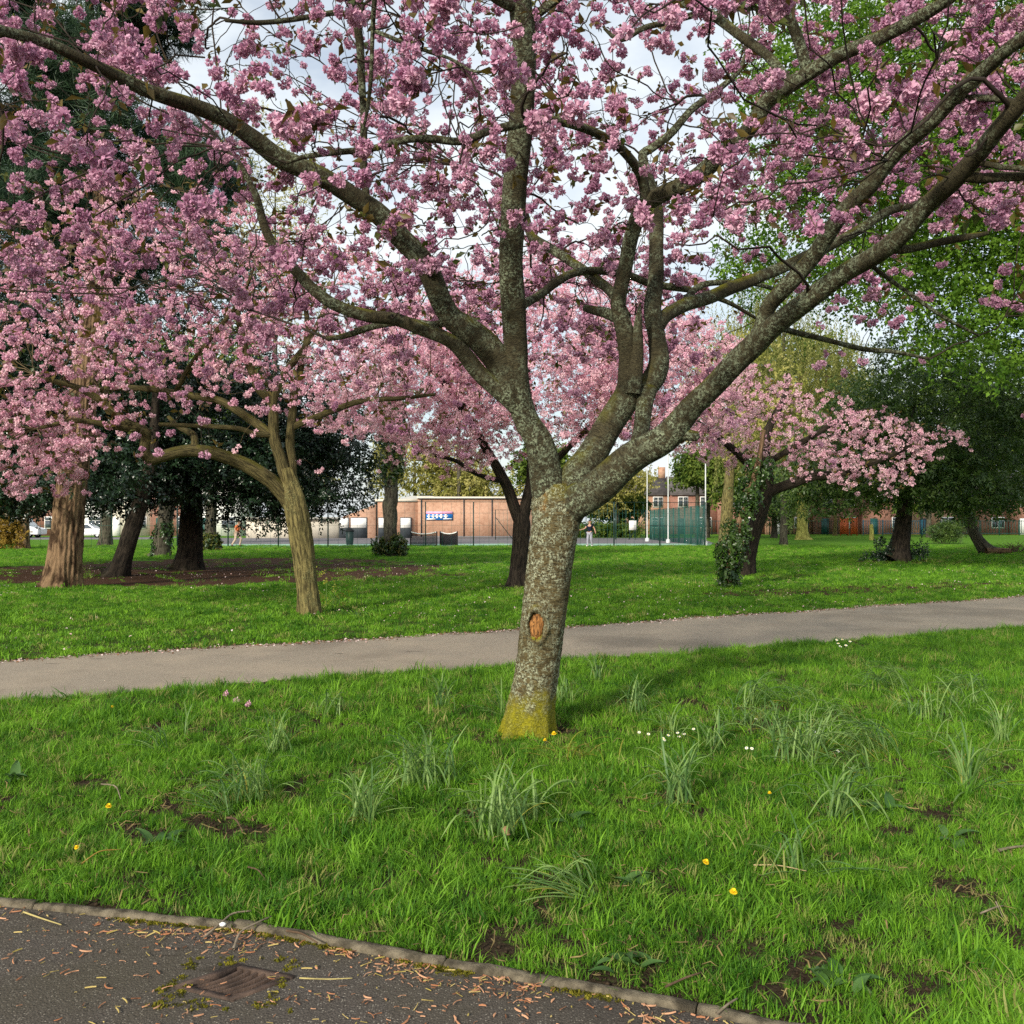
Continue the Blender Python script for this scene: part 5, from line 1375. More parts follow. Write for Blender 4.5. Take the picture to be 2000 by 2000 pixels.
g = Geo(); tube(g, [(0, 0, 0), (0.02, 0, .6), (0, 0, 1.35)], [.24, .19, .17], 12, .1, .06); g.build("stump", B_YELLOW, st_, True, True)
b = G(1848, 1062)
bu = empty("round_bush", b, "rounded dark green bush on the sunlit lawn behind the thick black trunk", "bush")
crown(bu, lumpy((b[0] - .2, b[1], .95), (1.6, 1.2, .85), 8, 14, .5), 700, EVERG, .6, 1.0, .03, .3, "foliage")
g = Geo(); tubes(g, np.array([[[.1 * i, 0, 0], [.3 * i, .1, .5], [.5 * i, .1, 1.0]] for i in (-2, -1, 0, 1, 2)]), np.full((5, 3), .03), 5, 0); g.build("stems", B_GREY, bu)

# bright green tree leaning in from the upper right
b = np.array([15.8, 24.0, 0]); d = 24.0; px0 = 1000 + b[0] / d * F
lime = empty("lime_tree", b, "tree with fresh bright green leaves filling the upper right behind the blossom", "tree")
p, r = make_trunk([(px0, 1148, 36, d), (px0, 1136, 30, d), (px0 - 4, 1000, 25, d), (px0 - 10, 800, 22, d), (px0 - 30, 560, 17, d), (px0 - 60, 300, 12, d), (px0 - 70, 0, 6, d)], b, B_GREY, lime, sides=24, step=.12, seed=36)
Lb = [((12.6, 24.5, 9.5), (3.4, 3, 3.2)), ((9.6, 25, 12.2), (3.4, 3, 2.6)), ((15.5, 24, 12.5), (4, 3, 4)), ((12.2, 24, 6.6), (2.4, 2.2, 1.7)), ((7.4, 26, 9.6), (1.9, 2, 2.2)), ((14.2, 23, 7.2), (2.2, 2, 2.3)), ((11.2, 25, 10.6), (2.6, 2, 2.4)), ((13.6, 24, 9.2), (2.6, 2, 2.6)), ((8.2, 25.5, 14.0), (2.4, 2, 2.0)), ((9.8, 25, 8.3), (2.0, 2, 1.3)), ((12.2, 25, 15), (4, 3, 2.5))]
s, pp = limbs(lime, p[len(p) // 4:], r[len(p) // 4:], lobes_pts(Lb, 110, .3), B_GREY, r_end=.008, k_len=.009, wob=.25)
crown(lime, Lb, 10500, LIME, .75, 1.3, 4.4, .2)

# pale willow in the middle distance and other background crowns
def far_crown(name, label, c, r, n, protos, s0, s1, k, seed, trunk_r=.25, zmin=2.0, group=None, mat=None, shell=.4, bare=0):
    b = np.array([c[0], c[1], 0.0]); d = c[1]; px = 1000 + c[0] / d * F; zz = lambda z: HOR - (z - EYE) / d * F; h = lambda m: m * F / d
    rows = [(px, zz(-.05), h(trunk_r * 1.5), d), (px, zz(.3), h(trunk_r * 1.1), d), (px, zz(c[2] * .5), h(trunk_r * .85), d), (px, zz(c[2]), h(trunk_r * .5), d), (px, zz(c[2] + r[2] * .7), h(trunk_r * .15), d)]
    o = empty(name, b, label, "tree", group)
    p, rr = make_trunk(rows, b, mat or B_GREY, o, sides=12, step=.4, seed=seed)
    L = lumpy(c, r, k, seed)
    limbs(o, p[len(p) // 3:], rr[len(p) // 3:], lobes_pts(L, 24 + bare, .4), mat or B_GREY, r_end=.015, k_len=.012, wob=.2, sides=4)
    crown(o, L, n, protos, s0, s1, zmin, shell, tilt=.15 if protos is WILLOW else .6)
    return o
far_crown("willow_tree", "pale yellow willow with hanging strands behind the right boughs of the big tree", (19.5, 68, 13.5), (6.0, 5, 9), 1500, WILLOW, 1.0, 1.7, 10, 41, zmin=4.0)
far_crown("birch_tree", "pale fine-leaved tree against the sky left of the big trunk", (-26.5, 106, 26), (10, 6, 20), 1500, FARY, .7, 1.2, 12, 42, bare=110, trunk_r=.4)
far_crown("bare_tree", "almost leafless pale tree behind the blossom above the pavilion", (-6.0, 107, 18), (8, 5, 13), 420, FARY, .6, 1.1, 9, 43, bare=170)
far_crown("willow_tree", "yellowish tree behind the pavilion roof at its left half", (-11.5, 112, 8), (6.5, 4, 5), 900, FARY, 1.2, 2.0, 8, 44, group="trees behind the pavilion")
far_crown("park_tree", "yellow-green leafy tree behind the pavilion roof at its right half", (-3.0, 110, 5.6), (6.0, 4, 3.2), 900, FARY, 1.0, 1.8, 8, 45, zmin=2.0, group="trees behind the pavilion")
far_crown("park_tree", "green tree behind the pavilion hidden by the big trunk", (4.0, 112, 8), (5, 4, 5), 600, FARG, 1.2, 2.0, 8, 46, group="trees behind the pavilion")
far_crown("park_tree", "yellow-green round tree right of the big trunk beyond the court", (11.2, 101, 6.0), (4.6, 4, 3.6), 900, FARY, .9, 1.5, 9, 47, zmin=2.0)
far_crown("park_tree", "dark shrubby tree between the leaning blossom trunk and the yellow trunk", (26.8, 97, 3.0), (2.7, 2, 2.6), 800, EVERG, 1.0, 1.7, 8, 55, zmin=.2)
far_crown("park_tree", "leafy tree above the green mesh fence in front of the chimney house", (18.4, 94, 6.6), (2.6, 3, 2.0), 620, FARG, .8, 1.4, 7, 54, zmin=3.9)
far_crown("park_tree", "dark leafy tree beyond the court behind the white notice", (12.5, 106, 3.2), (4.2, 3, 2.0), 700, FARG, .9, 1.5, 8, 48, zmin=.3)
far_crown("park_tree", "green tree behind the blossom above the far houses on the right", (30, 108, 11), (8, 5, 8), 1000, FARG, 1.3, 2.2, 9, 49, zmin=3)
far_crown("park_tree", "tall green tree filling the background behind the right evergreens", (44, 100, 12), (10, 6, 10), 1300, FARG, 1.3, 2.2, 10, 50, zmin=3)
far_crown("park_tree", "green tree behind the leaning blossom tree on the right", (22, 92, 7), (5.0, 4, 5), 900, FARG, 1.0, 1.7, 9, 51, zmin=1.6)
far_crown("park_tree", "hazy tree above the houses on the far left", (-46, 122, 12), (8, 5, 8), 900, FARG, 1.3, 2.2, 9, 52, zmin=4)
far_crown("park_tree", "thin tree above the street between the two left evergreens", (-30, 118, 11), (8, 5, 8), 800, FARY, 1.3, 2.2, 9, 53, zmin=4)
# hedge bank at the back of the court
hd = empty("hedge", (6.5, 98.5, 0), "long dark hedge behind the far court fence", "hedge")
crown(hd, [((3 + k * 1.9, 98.5, .8), (1.4, 1.0, .9)) for k in range(6)], 900, FARG, .6, 1.0, .03, .3, "foliage")
g = Geo(); tubes(g, np.array([[[-3.5 + k * 1.9, 0, 0], [-3.5 + k * 1.9, 0, .5], [-3.3 + k * 1.9, 0, 1.0]] for k in range(6)]), np.full((6, 3), .05), 5, 0); g.build("stems", B_GREY, hd)

# ================================================================== people on the court
M_SKIN = plain("skin", (.48, .27, .19), .6, .3, .06, 5.0)
M_HAIR = plain("dark_hair", (.02, .015, .012), .6, .3, .2, 20.0)
M_NAVY = plain("navy_cloth", (.012, .016, .035), .9, .1, .2, 4.0)
M_GREYT = plain("grey_cloth", (.30, .30, .36), .9, .1, .1, 4.0)
M_ORNG = plain("orange_cloth", (.62, .16, .06), .9, .1, .1, 4.0)
M_BLK = plain("black_cloth", (.012, .012, .014), .9, .1, .2, 4.0)
M_SHOE = plain("white_shoe", (.75, .76, .74), .6, .3, .05, 4.0)

def skinned(name, joints, edges, radii, mat, parent, root_i=0, lv=2):
    me = bpy.data.meshes.new(name); me.from_pydata([tuple(j) for j in joints], edges, []); me.materials.append(mat)
    o = obj(name, me, parent)
    m = o.modifiers.new("skin", 'SKIN'); m.use_smooth_shade = True
    for v, r in zip(me.skin_vertices[0].data, radii): v.radius = (r, r) if np.isscalar(r) else r
    me.skin_vertices[0].data[root_i].use_root = True
    s = o.modifiers.new("sub", 'SUBSURF'); s.levels = 1; s.render_levels = lv
    return o

def person(base, facing, label, J, shirt, trousers, shoes, hair, sleeves=.5):
    r = empty("person", base, label, "person"); r.rotation_euler = (0, 0, facing)
    names = list(J); ix = {k: i for i, k in enumerate(names)}; pts = [np.array(J[k], float) for k in names]
    E_ = [('pelvis', 'belly'), ('belly', 'chest'), ('chest', 'neck'), ('neck', 'head0'), ('head0', 'head1')]
    for s in 'lr': E_ += [('chest', 'sh' + s), ('sh' + s, 'el' + s), ('el' + s, 'wr' + s), ('wr' + s, 'ha' + s), ('pelvis', 'hip' + s), ('hip' + s, 'kn' + s), ('kn' + s, 'an' + s), ('an' + s, 'to' + s)]
    Rd = dict(pelvis=.13, belly=.12, chest=(.15, .11), neck=.055, head0=.085, head1=.085)
    for s in 'lr': Rd.update({'sh' + s: .065, 'el' + s: .042, 'wr' + s: .03, 'ha' + s: .032, 'hip' + s: .10, 'kn' + s: .06, 'an' + s: .042, 'to' + s: .04})
    edges = [(ix[a], ix[b]) for a, b in E_]
    skinned("body", pts, edges, [Rd[k] for k in names], M_SKIN, r, ix['pelvis'])
    h0, h1 = np.array(J['head0']), np.array(J['head1']); c = (h0 + h1) / 2
    # face and hair
    g = Geo(); g.box(c + [0, -.105, -.01], (.028, .035, .045)); g.build("nose", M_SKIN, r)
    for s in (-1, 1):
        g = Geo(); g.box(c + [s * .034, -.088, .025], (.024, .012, .012)); g.build("eye", M_BLK, r)
        g = Geo(); g.box(c + [s * .092, .0, 0], (.02, .04, .06)); g.build("ear", M_SKIN, r)
    g = Geo(); g.box(c + [0, -.088, -.058], (.045, .012, .010)); g.build("mouth", M_ORNG, r)
    skinned("hair", [h0 + [0, .045, .03], h1 + [0, .03, .02], h1 + [0, -.03, .04]], [(0, 1), (1, 2)], [.075, .093, .07], hair, r)
    # fingers: four and a thumb on each hand
    for s in 'lr':
        w, hnd = np.array(J['wr' + s]), np.array(J['ha' + s]); d = unit(hnd - w); sd = unit(np.cross(d, [0, 1, .2]))
        for q in range(4):
            o_ = sd * (.018 * (q - 1.5)); L = (.062, .075, .07, .055)[q]
            skinned("finger", [hnd + o_, hnd + o_ + d * L * .5 + [0, -.006, 0], hnd + o_ + d * L + [0, -.02, 0]], [(0, 1), (1, 2)], [.010, .009, .007], M_SKIN, r, 0, 1)
        skinned("thumb", [w + d * .02 + sd * .025, w + d * .05 + sd * .055, w + d * .085 + sd * .06], [(0, 1), (1, 2)], [.012, .010, .008], M_SKIN, r, 0, 1)
    pj = ['pelvis', 'belly', 'chest', 'shl', 'shr', 'ul', 'ur']
    S = {k: np.array(J[k], float) for k in ('pelvis', 'belly', 'chest', 'shl', 'shr')}
    for s in 'lr': S['u' + s] = S['sh' + s] + (np.array(J['el' + s]) - S['sh' + s]) * sleeves
    skinned("shirt", [S[k] for k in pj], [(0, 1), (1, 2), (2, 3), (2, 4), (3, 5), (4, 6)], [.15, .145, (.17, .13), .085, .085, .07, .07], shirt, r)
    tj = ['pelvis', 'hipl', 'knl', 'anl', 'hipr', 'knr', 'anr']
    skinned("trousers", [np.array(J[k], float) for k in tj], [(0, 1), (1, 2), (2, 3), (0, 4), (4, 5), (5, 6)], [.15, .115, .08, .06, .115, .08, .06], trousers, r)
    for s in 'lr':
        a, t = np.array(J['an' + s]), np.array(J['to' + s])
        skinned("shoe", [a + [0, .05, -.035], (a + t) / 2 + [0, 0, -.01], t + [0, -.03, 0]], [(0, 1), (1, 2)], [.05, .05, .042], shoes, r)
    return r
J1 = dict(pelvis=(0, 0, .92), belly=(0, 0, 1.08), chest=(0, .0, 1.33), neck=(0, .0, 1.48), head0=(0, -.01, 1.58), head1=(0, -.015, 1.68),
          shl=(.19, 0, 1.40), ell=(.30, .10, 1.16), wrl=(.42, -.02, .98), hal=(.46, -.06, .92), shr=(-.19, 0, 1.40), elr=(-.30, -.14, 1.18), wrr=(-.44, -.34, 1.12), har=(-.50, -.40, 1.11),
          hipl=(.10, 0, .86), knl=(.14, -.08, .48), anl=(.16, .06, .10), tol=(.17, -.08, .05), hipr=(-.10, 0, .86), knr=(-.08, -.16, .48), anr=(-.05, -.20, .10), tor=(-.05, -.34, .05))
person(np.array([(1152 - 1000) * 62 / F, 62.0, 0]), R(-35), "person in navy top and grey trousers on the court, right of the big trunk", J1, M_NAVY, M_GREYT, M_SHOE, M_HAIR)
J2 = dict(pelvis=(0, .02, .90), belly=(0, -.02, 1.06), chest=(0, -.08, 1.30), neck=(0, -.11, 1.45), head0=(0, -.14, 1.55), head1=(0, -.16, 1.65),
          shl=(.19, -.08, 1.37), ell=(.26, -.22, 1.15), wrl=(.16, -.42, 1.12), hal=(.13, -.48, 1.13), shr=(-.19, -.08, 1.37), elr=(-.27, .02, 1.14), wrr=(-.24, -.16, .98), har=(-.22, -.22, .95),
          hipl=(.10, 0, .86), knl=(.11, -.26, .52), anl=(.11, -.12, .12), tol=(.11, -.26, .06), hipr=(-.10, 0, .86), knr=(-.10, .06, .47), anr=(-.10, .32, .14), tor=(-.10, .22, .05))
person(np.array([(463 - 1000) * 61.5 / F, 61.5, 0]), R(75), "person in orange and black top walking at the court edge, half hidden by leaves", J2, M_ORNG, plain("beige_cloth", (.48, .36, .29), .9, .1, .1, 4.0), M_BLK, M_HAIR, .6)

# ================================================================== drain grate
M_IRON = plain("rusty_cast_iron", (.075, .048, .034), .75, .35, .5, 14.0, bump=.5)
M_PIT = plain("drain_pit", (.010, .009, .008), .95, .05)
gc = GC; hw, hd, skew, ang = G_HW, G_HD, G_SK, G_ANG
gr = empty("drain_grate", (gc[0], gc[1], 0), "rusty iron drain grate with curved slots set in the asphalt near the kerb", "drain grate")
gr.rotation_euler = (0, 0, ang)
def bar(x0, y0, x1, y1, w, z0, z1):
    d = unit([x1 - x0, y1 - y0, 0]); n = np.array([-d[1], d[0], 0]) * w / 2; a, b_ = np.array([x0, y0, 0]) - d * w / 2, np.array([x1, y1, 0]) + d * w / 2
    return [a - n + [0, 0, z0], b_ - n + [0, 0, z0], b_ + n + [0, 0, z0], a + n + [0, 0, z0], a - n + [0, 0, z1], b_ - n + [0, 0, z1], b_ + n + [0, 0, z1], a + n + [0, 0, z1]]
BOX = [[0, 3, 2, 1], [4, 5, 6, 7], [0, 1, 5, 4], [1, 2, 6, 5], [2, 3, 7, 6], [3, 0, 4, 7]]
cs = [(-hw + skew, -hd), (hw + skew, -hd), (hw - skew, hd), (-hw - skew, hd)]
g = Geo(); g.add([[x, y, -.001] for x, y in cs] + [[x, y, -.22] for x, y in cs], [[0, 4, 5, 1], [1, 5, 6, 2], [2, 6, 7, 3], [3, 7, 4, 0], [4, 7, 6, 5]]); g.build("pit", M_PIT, gr)
g = Geo()
for i in range(4):
    (xa, ya), (xb, yb) = cs[i], cs[(i + 1) % 4]
    g.add(bar(xa, ya, xb, yb, .024, -.03 - .001 * i, .0095 + .0007 * i), BOX)
g.build("frame", M_IRON, gr)
for k in range(6):
    t_ = (k + 1) / 7.0; x0 = -hw + skew + 2 * hw * t_; x1 = -hw - skew + 2 * hw * t_
    ys = np.linspace(-hd + .008, hd - .008, 9); f_ = (ys + hd) / (2 * hd)
    xs_ = x0 + (x1 - x0) * f_ + .016 * np.sin(np.pi * f_)
    V = []
    for x, y, f in zip(xs_, ys, f_):
        w = .0034 + .0022 * f; zt = .008 - .003 * math.sin(math.pi * f) + rng.normal(0, .0003)
        V += [[x - w * .5, y, -.035], [x - w, y, zt], [x + w, y, zt], [x + w * .5, y, -.035]]
    i = np.arange(36).reshape(9, 4); nx_ = np.roll(i, -1, 1)
    Geo().add(V, np.stack([i[:-1], i[1:], nx_[1:], nx_[:-1]], -1).reshape(-1, 4)).build("grate_bar", M_IRON, gr)

# ================================================================== daffodil clumps
M_DAFF = leafmat("daffodil_leaf", (.085, .19, .05), (.26, .40, .11), .4, .45, .35, 2.0)
M_DAFF_Y = leafmat("yellowing_daffodil_leaf", (.20, .24, .03), (.38, .36, .06), .4, .5, .3, 2.0)
def strap(L, w, a0, a1, fold_at=None, mat=M_DAFF):
    """strap leaf: leaves the ground at angle a0 from upright and ends at a1"""
    n = 9; p = [np.zeros(3)]; 
    for k in range(n):
        t_ = k / (n - 1); a = a0 + (a1 - a0) * (t_ ** 1.6 if fold_at is None else (1 / (1 + math.exp(-(t_ - fold_at) * 14))))
        p.append(p[-1] + np.array([math.sin(a), 0, math.cos(a)]) * L / n)
    p = np.array(p); V = []
    for k, q in enumerate(p):
        ww = w * .5 * min(1, .75 + k * .1) * (1 if k < n - 1 else (.75 if k == n - 1 else .12)); ww *= .74; V += [[q[0], -ww, q[2] + .002], [q[0], 0, q[2] - .0015], [q[0], ww, q[2] + .002]]
    i = np.arange(3 * (n + 1)).reshape(n + 1, 3)
    Q = np.stack([i[:-1, :-1], i[:-1, 1:], i[1:, 1:], i[1:, :-1]], -1).reshape(-1, 4)
    return Geo().add(V, Q).mesh("leaf", mat, True)
UP = [strap(.36, .014, .08, .6), strap(.33, .013, .2, 1.0), strap(.30, .014, .15, 1.3), strap(.40, .013, .12, 1.7)]
AR = [strap(.40, .014, .25, 2.1), strap(.38, .013, .45, 1.9), strap(.42, .014, .15, 2.5, .5), strap(.36, .013, .6, 2.3, .6)]
FL = [strap(.36, .014, 1.15, 1.65), strap(.34, .013, .9, 1.75), strap(.30, .014, 1.2, 1.6)]
YL = [strap(.30, .012, .8, 1.7, None, M_DAFF_Y), strap(.28, .011, .4, 1.6, None, M_DAFF_Y), strap(.26, .012, 1.1, 1.65, None, M_DAFF_Y)]
CLUMPS = [ # x, y, leaves, kind weights (up, arch, flat), comb direction or None, scale, spread, label
 (497, 1569, 22, (.45, .5, .05), None, 1.0, .10, "dense daffodil clump with arching leaves, lower one of the pair left of the path-side tree"),
 (543, 1474, 17, (.6, .4, 0), None, 1.0, .08, "tall daffodil clump just above another one in the left half of the lawn"),
 (440, 1592, 8, (.1, .7, .2), 3.0, .9, .05, "sparse drooping daffodil tuft at the left of the dense left clump"),
 (838, 1538, 34, (.5, .5, 0), None, 1.12, .17, "largest daffodil clump, with many curved leaves, lower left of the big trunk"),
 (709, 1612, 26, (.75, .2, .05), None, .98, .07, "compact upright daffodil clump left of and below the largest clump"),
 (973, 1634, 26, (.55, .45, 0), None, 1.1, .12, "tall daffodil clump straight below the big trunk"),
 (318, 1472, 6, (0, .5, .5), 2.9, .9, .04, "small bluish daffodil tuft lying over at the left of the lawn"),
 (362, 1442, 4, (1, 0, 0), None, .8, .02, "tiny upright tuft of thin daffodil leaves at the far left of the lawn"),
 (640, 1404, 9, (.3, .7, 0), None, .95, .10, "loose drooping daffodil tuft near the path on the left"),
 (864, 1386, 13, (.6, .4, 0), None, .95, .07, "daffodil clump close to the path just left of the big trunk"),
 (985, 1400, 8, (.5, .2, .3), 3.0, .9, .05, "few daffodil leaves touching the left foot of the big trunk"),
 (1321, 1577, 20, (.7, .2, .1), None, 1.15, .10, "bright yellow-green daffodil clump in the middle of the right lawn"),
 (1631, 1608, 18, (.6, .4, 0), None, 1.1, .07, "upright daffodil clump standing alone in the lower right lawn"),
 (1890, 1552, 18, (.35, .1, .55), None, 1.2, .04, "spiky daffodil clump with leaves radiating flat at the right edge"),
 (1549, 1497, 24, (.4, .5, .1), None, 1.1, .15, "wide spreading daffodil clump right of the bright yellow-green one"),
 (1719, 1478, 26, (.05, .95, 0), 2.9, 1.1, .16, "daffodil clump with all leaves combed over to the left"),
 (1958, 1452, 12, (.7, .2, .1), None, 1.0, .05, "upright daffodil clump near the right edge above the spiky one"),
 (1243, 1400, 18, (.75, .25, 0), None, 1.1, .09, "daffodil clump a little right of the big trunk foot"),
 (1461, 1380, 16, (.1, .9, 0), 0.2, 1.05, .12, "dark drooping daffodil clump near the path in the right lawn"),
 (1450, 1416, 10, (0, .6, .4), None, 1.0, .12, "bluish flattened daffodil tuft below the dark drooping clump"),
 (1564, 1712, 9, (.25, .25, .5), None, .95, .05, "flat daffodil tuft with a few stiff leaves in the lower right lawn"),
 (1140, 1758, 14, (0, .35, .65), 2.8, 1.0, .09, "pale flattened daffodil tuft combed left near the road in the lower centre"),
 (1031, 1608, 12, (.2, .7, .1), None, 1.0, .06, "arching daffodil tuft joining the tall clump below the trunk on its right"),
 (1750, 1350, 20, (.1, .6, .3), 3.0, 1.1, .22, "broad mat of bluish daffodil leaves far up the right lawn"),
 (1906, 1352, 16, (0, .6, .4), 3.1, 1.1, .14, "pale sunlit daffodil tuft lying over near the right edge by the path"),
 (1165, 1332, 10, (.7, .3, 0), None, .95, .06, "daffodil tuft at the path edge right of the big trunk"),
 (1105, 1378, 12, (.4, .6, 0), None, .95, .06, "daffodil tuft against the right foot of the big trunk"),
 (1840, 1455, 8, (.2, .3, .5), None, .9, .08, "thin flat daffodil tuft between the combed clump and the right edge"),
 (1500, 1440, 18, (.3, .6, .1), None, 1.05, .14, "thick daffodil clump just above and left of the wide spreading one"),
 (1600, 1462, 14, (.2, .7, .1), None, 1.0, .10, "drooping daffodil clump between the wide spreading and the combed-over clumps"),
 (1690, 1520, 12, (.2, .6, .2), 3.0, 1.0, .10, "daffodil tuft leaning left just below the combed-over clump"),
 (1800, 1410, 16, (.2, .6, .2), None, 1.0, .16, "loose bluish daffodil clump right of and behind the combed-over one"),
 (1390, 1470, 12, (.4, .5, .1), None, 1.0, .10, "daffodil clump with a few daisies beside it, above the bright yellow-green one"),
 (1580, 1382, 14, (.1, .6, .3), 3.0, 1.0, .18, "low mat of dark daffodil leaves right of the dark drooping clump"),
 (1870, 1385, 14, (.2, .5, .3), None, 1.0, .16, "daffodil mat just below the pale sunlit tuft on the right"),
 (1310, 1440, 9, (.4, .5, .1), None, .9, .08, "small daffodil tuft right of the daffodil clump near the trunk foot"),
 (1660, 1420, 9, (.1, .6, .3), 3.0, 1.0, .12, "small bluish daffodil tuft behind the combed-over clump"),
]
for x, y, n, wgt, comb, sc, spread, lab in CLUMPS:
    q = G(x, y); r_ = empty("daffodil_clump", q, lab, "daffodil leaves", "flowerless daffodil clumps on the near lawn")
    for k in range(int(n * 2.2)):
        kind = rng.choice(3, p=np.array(wgt) / sum(wgt)); me = (UP, AR, FL)[kind][rng.integers(0, (4, 4, 3)[kind])]
        az = rng.uniform(0, 6.283) if comb is None else rng.normal(comb, .45)
        a_, rr_ = rng.uniform(0, 6.283), spread * math.sqrt(rng.uniform())
        me = YL[rng.integers(0, 3)] if rng.uniform() < .05 else me
        obj("leaf", me, r_, (rr_ * math.cos(a_), rr_ * math.sin(a_), .004), (rng.normal(0, .12), rng.normal(0, .1), az), sc * rng.uniform(.7, 1.12))
q = G(1120, 1488); r_ = empty("daffodil_clump", q, "low yellowing daffodil tuft beside the dandelions at the trunk foot", "daffodil leaves", "flowerless daffodil clumps on the near lawn")
for k in range(20):
    obj("leaf", YL[k % 3], r_, (rng.normal(0, .11), rng.normal(0, .05), .004), (0, 0, rng.uniform(0, 6.28)), rng.uniform(.7, 1.1))

# ================================================================== small flowers, weeds, sticks
M_DAND = plain("dandelion_yellow", (.85, .60, .02), .7, .2, .15, 200.0)
M_DAISY = plain("daisy_white", (.80, .80, .76), .7, .2, .05, 200.0)
M_STEM = plain("green_stem", (.10, .17, .04), .7, .2)
def rosette(nl, r0, r1, w, layers, up):
    g = Geo()
    for L_ in range(layers):
        for k in range(nl):
            a = 6.283 * (k + .5 * L_) / nl; d = np.array([math.cos(a), math.sin(a), 0]); s = np.array([-d[1], d[0], 0]) * w / 2; rr = r1 * (1 - .25 * L_); z = .004 * L_ + up * (1 + L_)
            g.add([d * r0, d * rr * .7 + s + [0, 0, z * .6], d * rr + [0, 0, z], d * rr * .7 - s + [0, 0, z * .6]], [[0, 1, 2, 3]])
    return g
M_DANDM = rosette(18, .002, .021, .007, 3, .004).mesh("petals", M_DAND); M_DAISYM = rosette(14, .004, .013, .006, 1, .001).mesh("petals", M_DAISY)
disc = Geo(); tubes(disc, np.array([[[0, 0, 0], [0, 0, .003]]]), np.array([[.005, .004]]), 8, 0); M_DISC = disc.mesh("centre", M_DAND)
stg = Geo(); tubes(stg, np.array([[[0, 0, -1.0], [.02, 0, -.5], [0, 0, 0]]]), np.full((1, 3), .018), 5, 0); M_STM = stg.mesh("stem", M_STEM)
def bloom(name, x, y, h, petals, label, cat, group, sc=1.0, centre=False):
    q = G(x, y); r_ = empty(name, q, label, cat, group)
    t_ = (R(rng.uniform(10, 40)), 0, rng.uniform(-.6, .6))
    obj("petals", petals, r_, (0, 0, h), t_, sc)
    if centre: obj("centre", M_DISC, r_, (0, 0, h + .001), t_, sc)
    obj("stem", M_STM, r_, (0, 0, h - .002), None, (.1, .1, h))
for x, y, sc, lab in ((212, 1592, 1.25, "yellow dandelion alone in the left part of the lawn"), (150, 1684, .8, "small yellow dandelion in the grass above the kerb at the left"), (1378, 1706, 1.1, "yellow dandelion near a bare patch in the lower right lawn, upper of two"),
                      (1432, 1774, 1.2, "yellow dandelion in the lower right lawn, nearest the road"), (1082, 1450, 1.3, "yellow dandelion at the foot of the big trunk, upper of two"), (1064, 1460, 1.0, "yellow dandelion at the foot of the big trunk, lower left of two"),
                      (1503, 1572, .8, "small yellow dandelion between the daffodil clumps on the right"), (220, 1394, 1.0, "orange-yellow dandelion near the path at the far left")):
    bloom("dandelion", x, y, rng.uniform(.045, .07), M_DANDM, lab, "dandelion", "dandelions", sc * .72)
for cx, cy in ((515, 295), (590, 300), (625, 290), (650, 295), (685, 275), (630, 305), (570, 312), (885, 350), (905, 352), (1150, 300), (1128, 298), (1275, 428), (1230, 362), (920, 235), (1140, 285), (480, 288), (575, 318)):
    bloom("daisy", 1000 + cx * .5176, 1300 + cy * .5176, .07, M_DAISYM, "small white daisy among the daffodil leaves in the right lawn", "daisy", "white daisies in the right lawn", .95, True)
for x, y in ((1637, 1266), (1645, 1258), (1652, 1270), (1660, 1262), (1641, 1272), (1634, 1259)):
    bloom("daisy", x, y, .06, M_DAISYM, "white daisy in the far patch near the path on the right", "daisy", "white daisies near the path", 1.6, True)
for x, y, lab in ((438, 1364, "fallen pink blossom near the path, leftmost of three"), (456, 1377, "fallen pink blossom near the path, middle of three"), (482, 1385, "fallen pink blossom near the path, rightmost and largest of three")):
    q = G(x, y); tag(obj("fallen_blossom", POM_M[0].data, None, (q[0], q[1], .085), (0, .3, x), .042), lab, "blossom", "fallen blossoms")

M_DOCK = leafmat("dock_leaf", (.045, .115, .025), (.09, .18, .045), .3, .45, .35, 4.0)
gd = Geo(); 
def broad(L, w, bend):
    n = 6; V = []
    for k in range(n + 1):
        t_ = k / n; ww = w / 2 * math.sin(math.pi * (.12 + .88 * t_) ** .8) + .001; a = bend * t_; x = L * math.sin(.5 + a) / 1.0 * t_; z = L * t_ * math.cos(.5 + a) * .8
        V += [[x, -ww, z + .012], [x, 0, z], [x, ww, z + .012]]
    i = np.arange(3 * (n + 1)).reshape(n + 1, 3)
    return Geo().add(V, np.stack([i[:-1, :-1], i[:-1, 1:], i[1:, 1:], i[1:, :-1]], -1).reshape(-1, 4)).mesh("leaf", M_DOCK, True)
BR = [broad(.17, .06, .9), broad(.14, .055, .7), broad(.12, .05, 1.1)]
for x, y, n, sc, lab in ((1128, 1612, 6, .9, "broad-leaved weed right of the tall clump below the trunk"), (310, 1652, 9, .9, "dark low broad-leaved weed at the lower left"), (20, 1530, 8, 1.1, "broad-leaved weed at the left edge of the lawn"),
                         (1735, 1588, 5, .9, "broad-leaved weed in the lower right lawn under the solitary clump"), (1860, 1645, 4, 1.0, "single pale broad leaf weed near the right edge"), (1220, 1890, 8, .8, "weed with rounded leaves near the kerb at the bottom"),
                         (1640, 1925, 10, .8, "weed patch at the bottom right among bare soil"), (1240, 1735, 9, .75, "weed with small leaves below the flattened tuft"), (700, 1204, 7, 1.6, "dark weed right of the left blossom tree's foot")):
    q = G(x, y); r_ = empty("broadleaf_weed", q, lab, "weed", "weeds in the lawn")
    for k in range(n): obj("leaf", BR[k % 3], r_, (rng.normal(0, .03), rng.normal(0, .03), .01), (0, rng.normal(.1, .2), 6.283 * k / n + rng.normal(0, .3)), sc * rng.uniform(.7, 1.1))
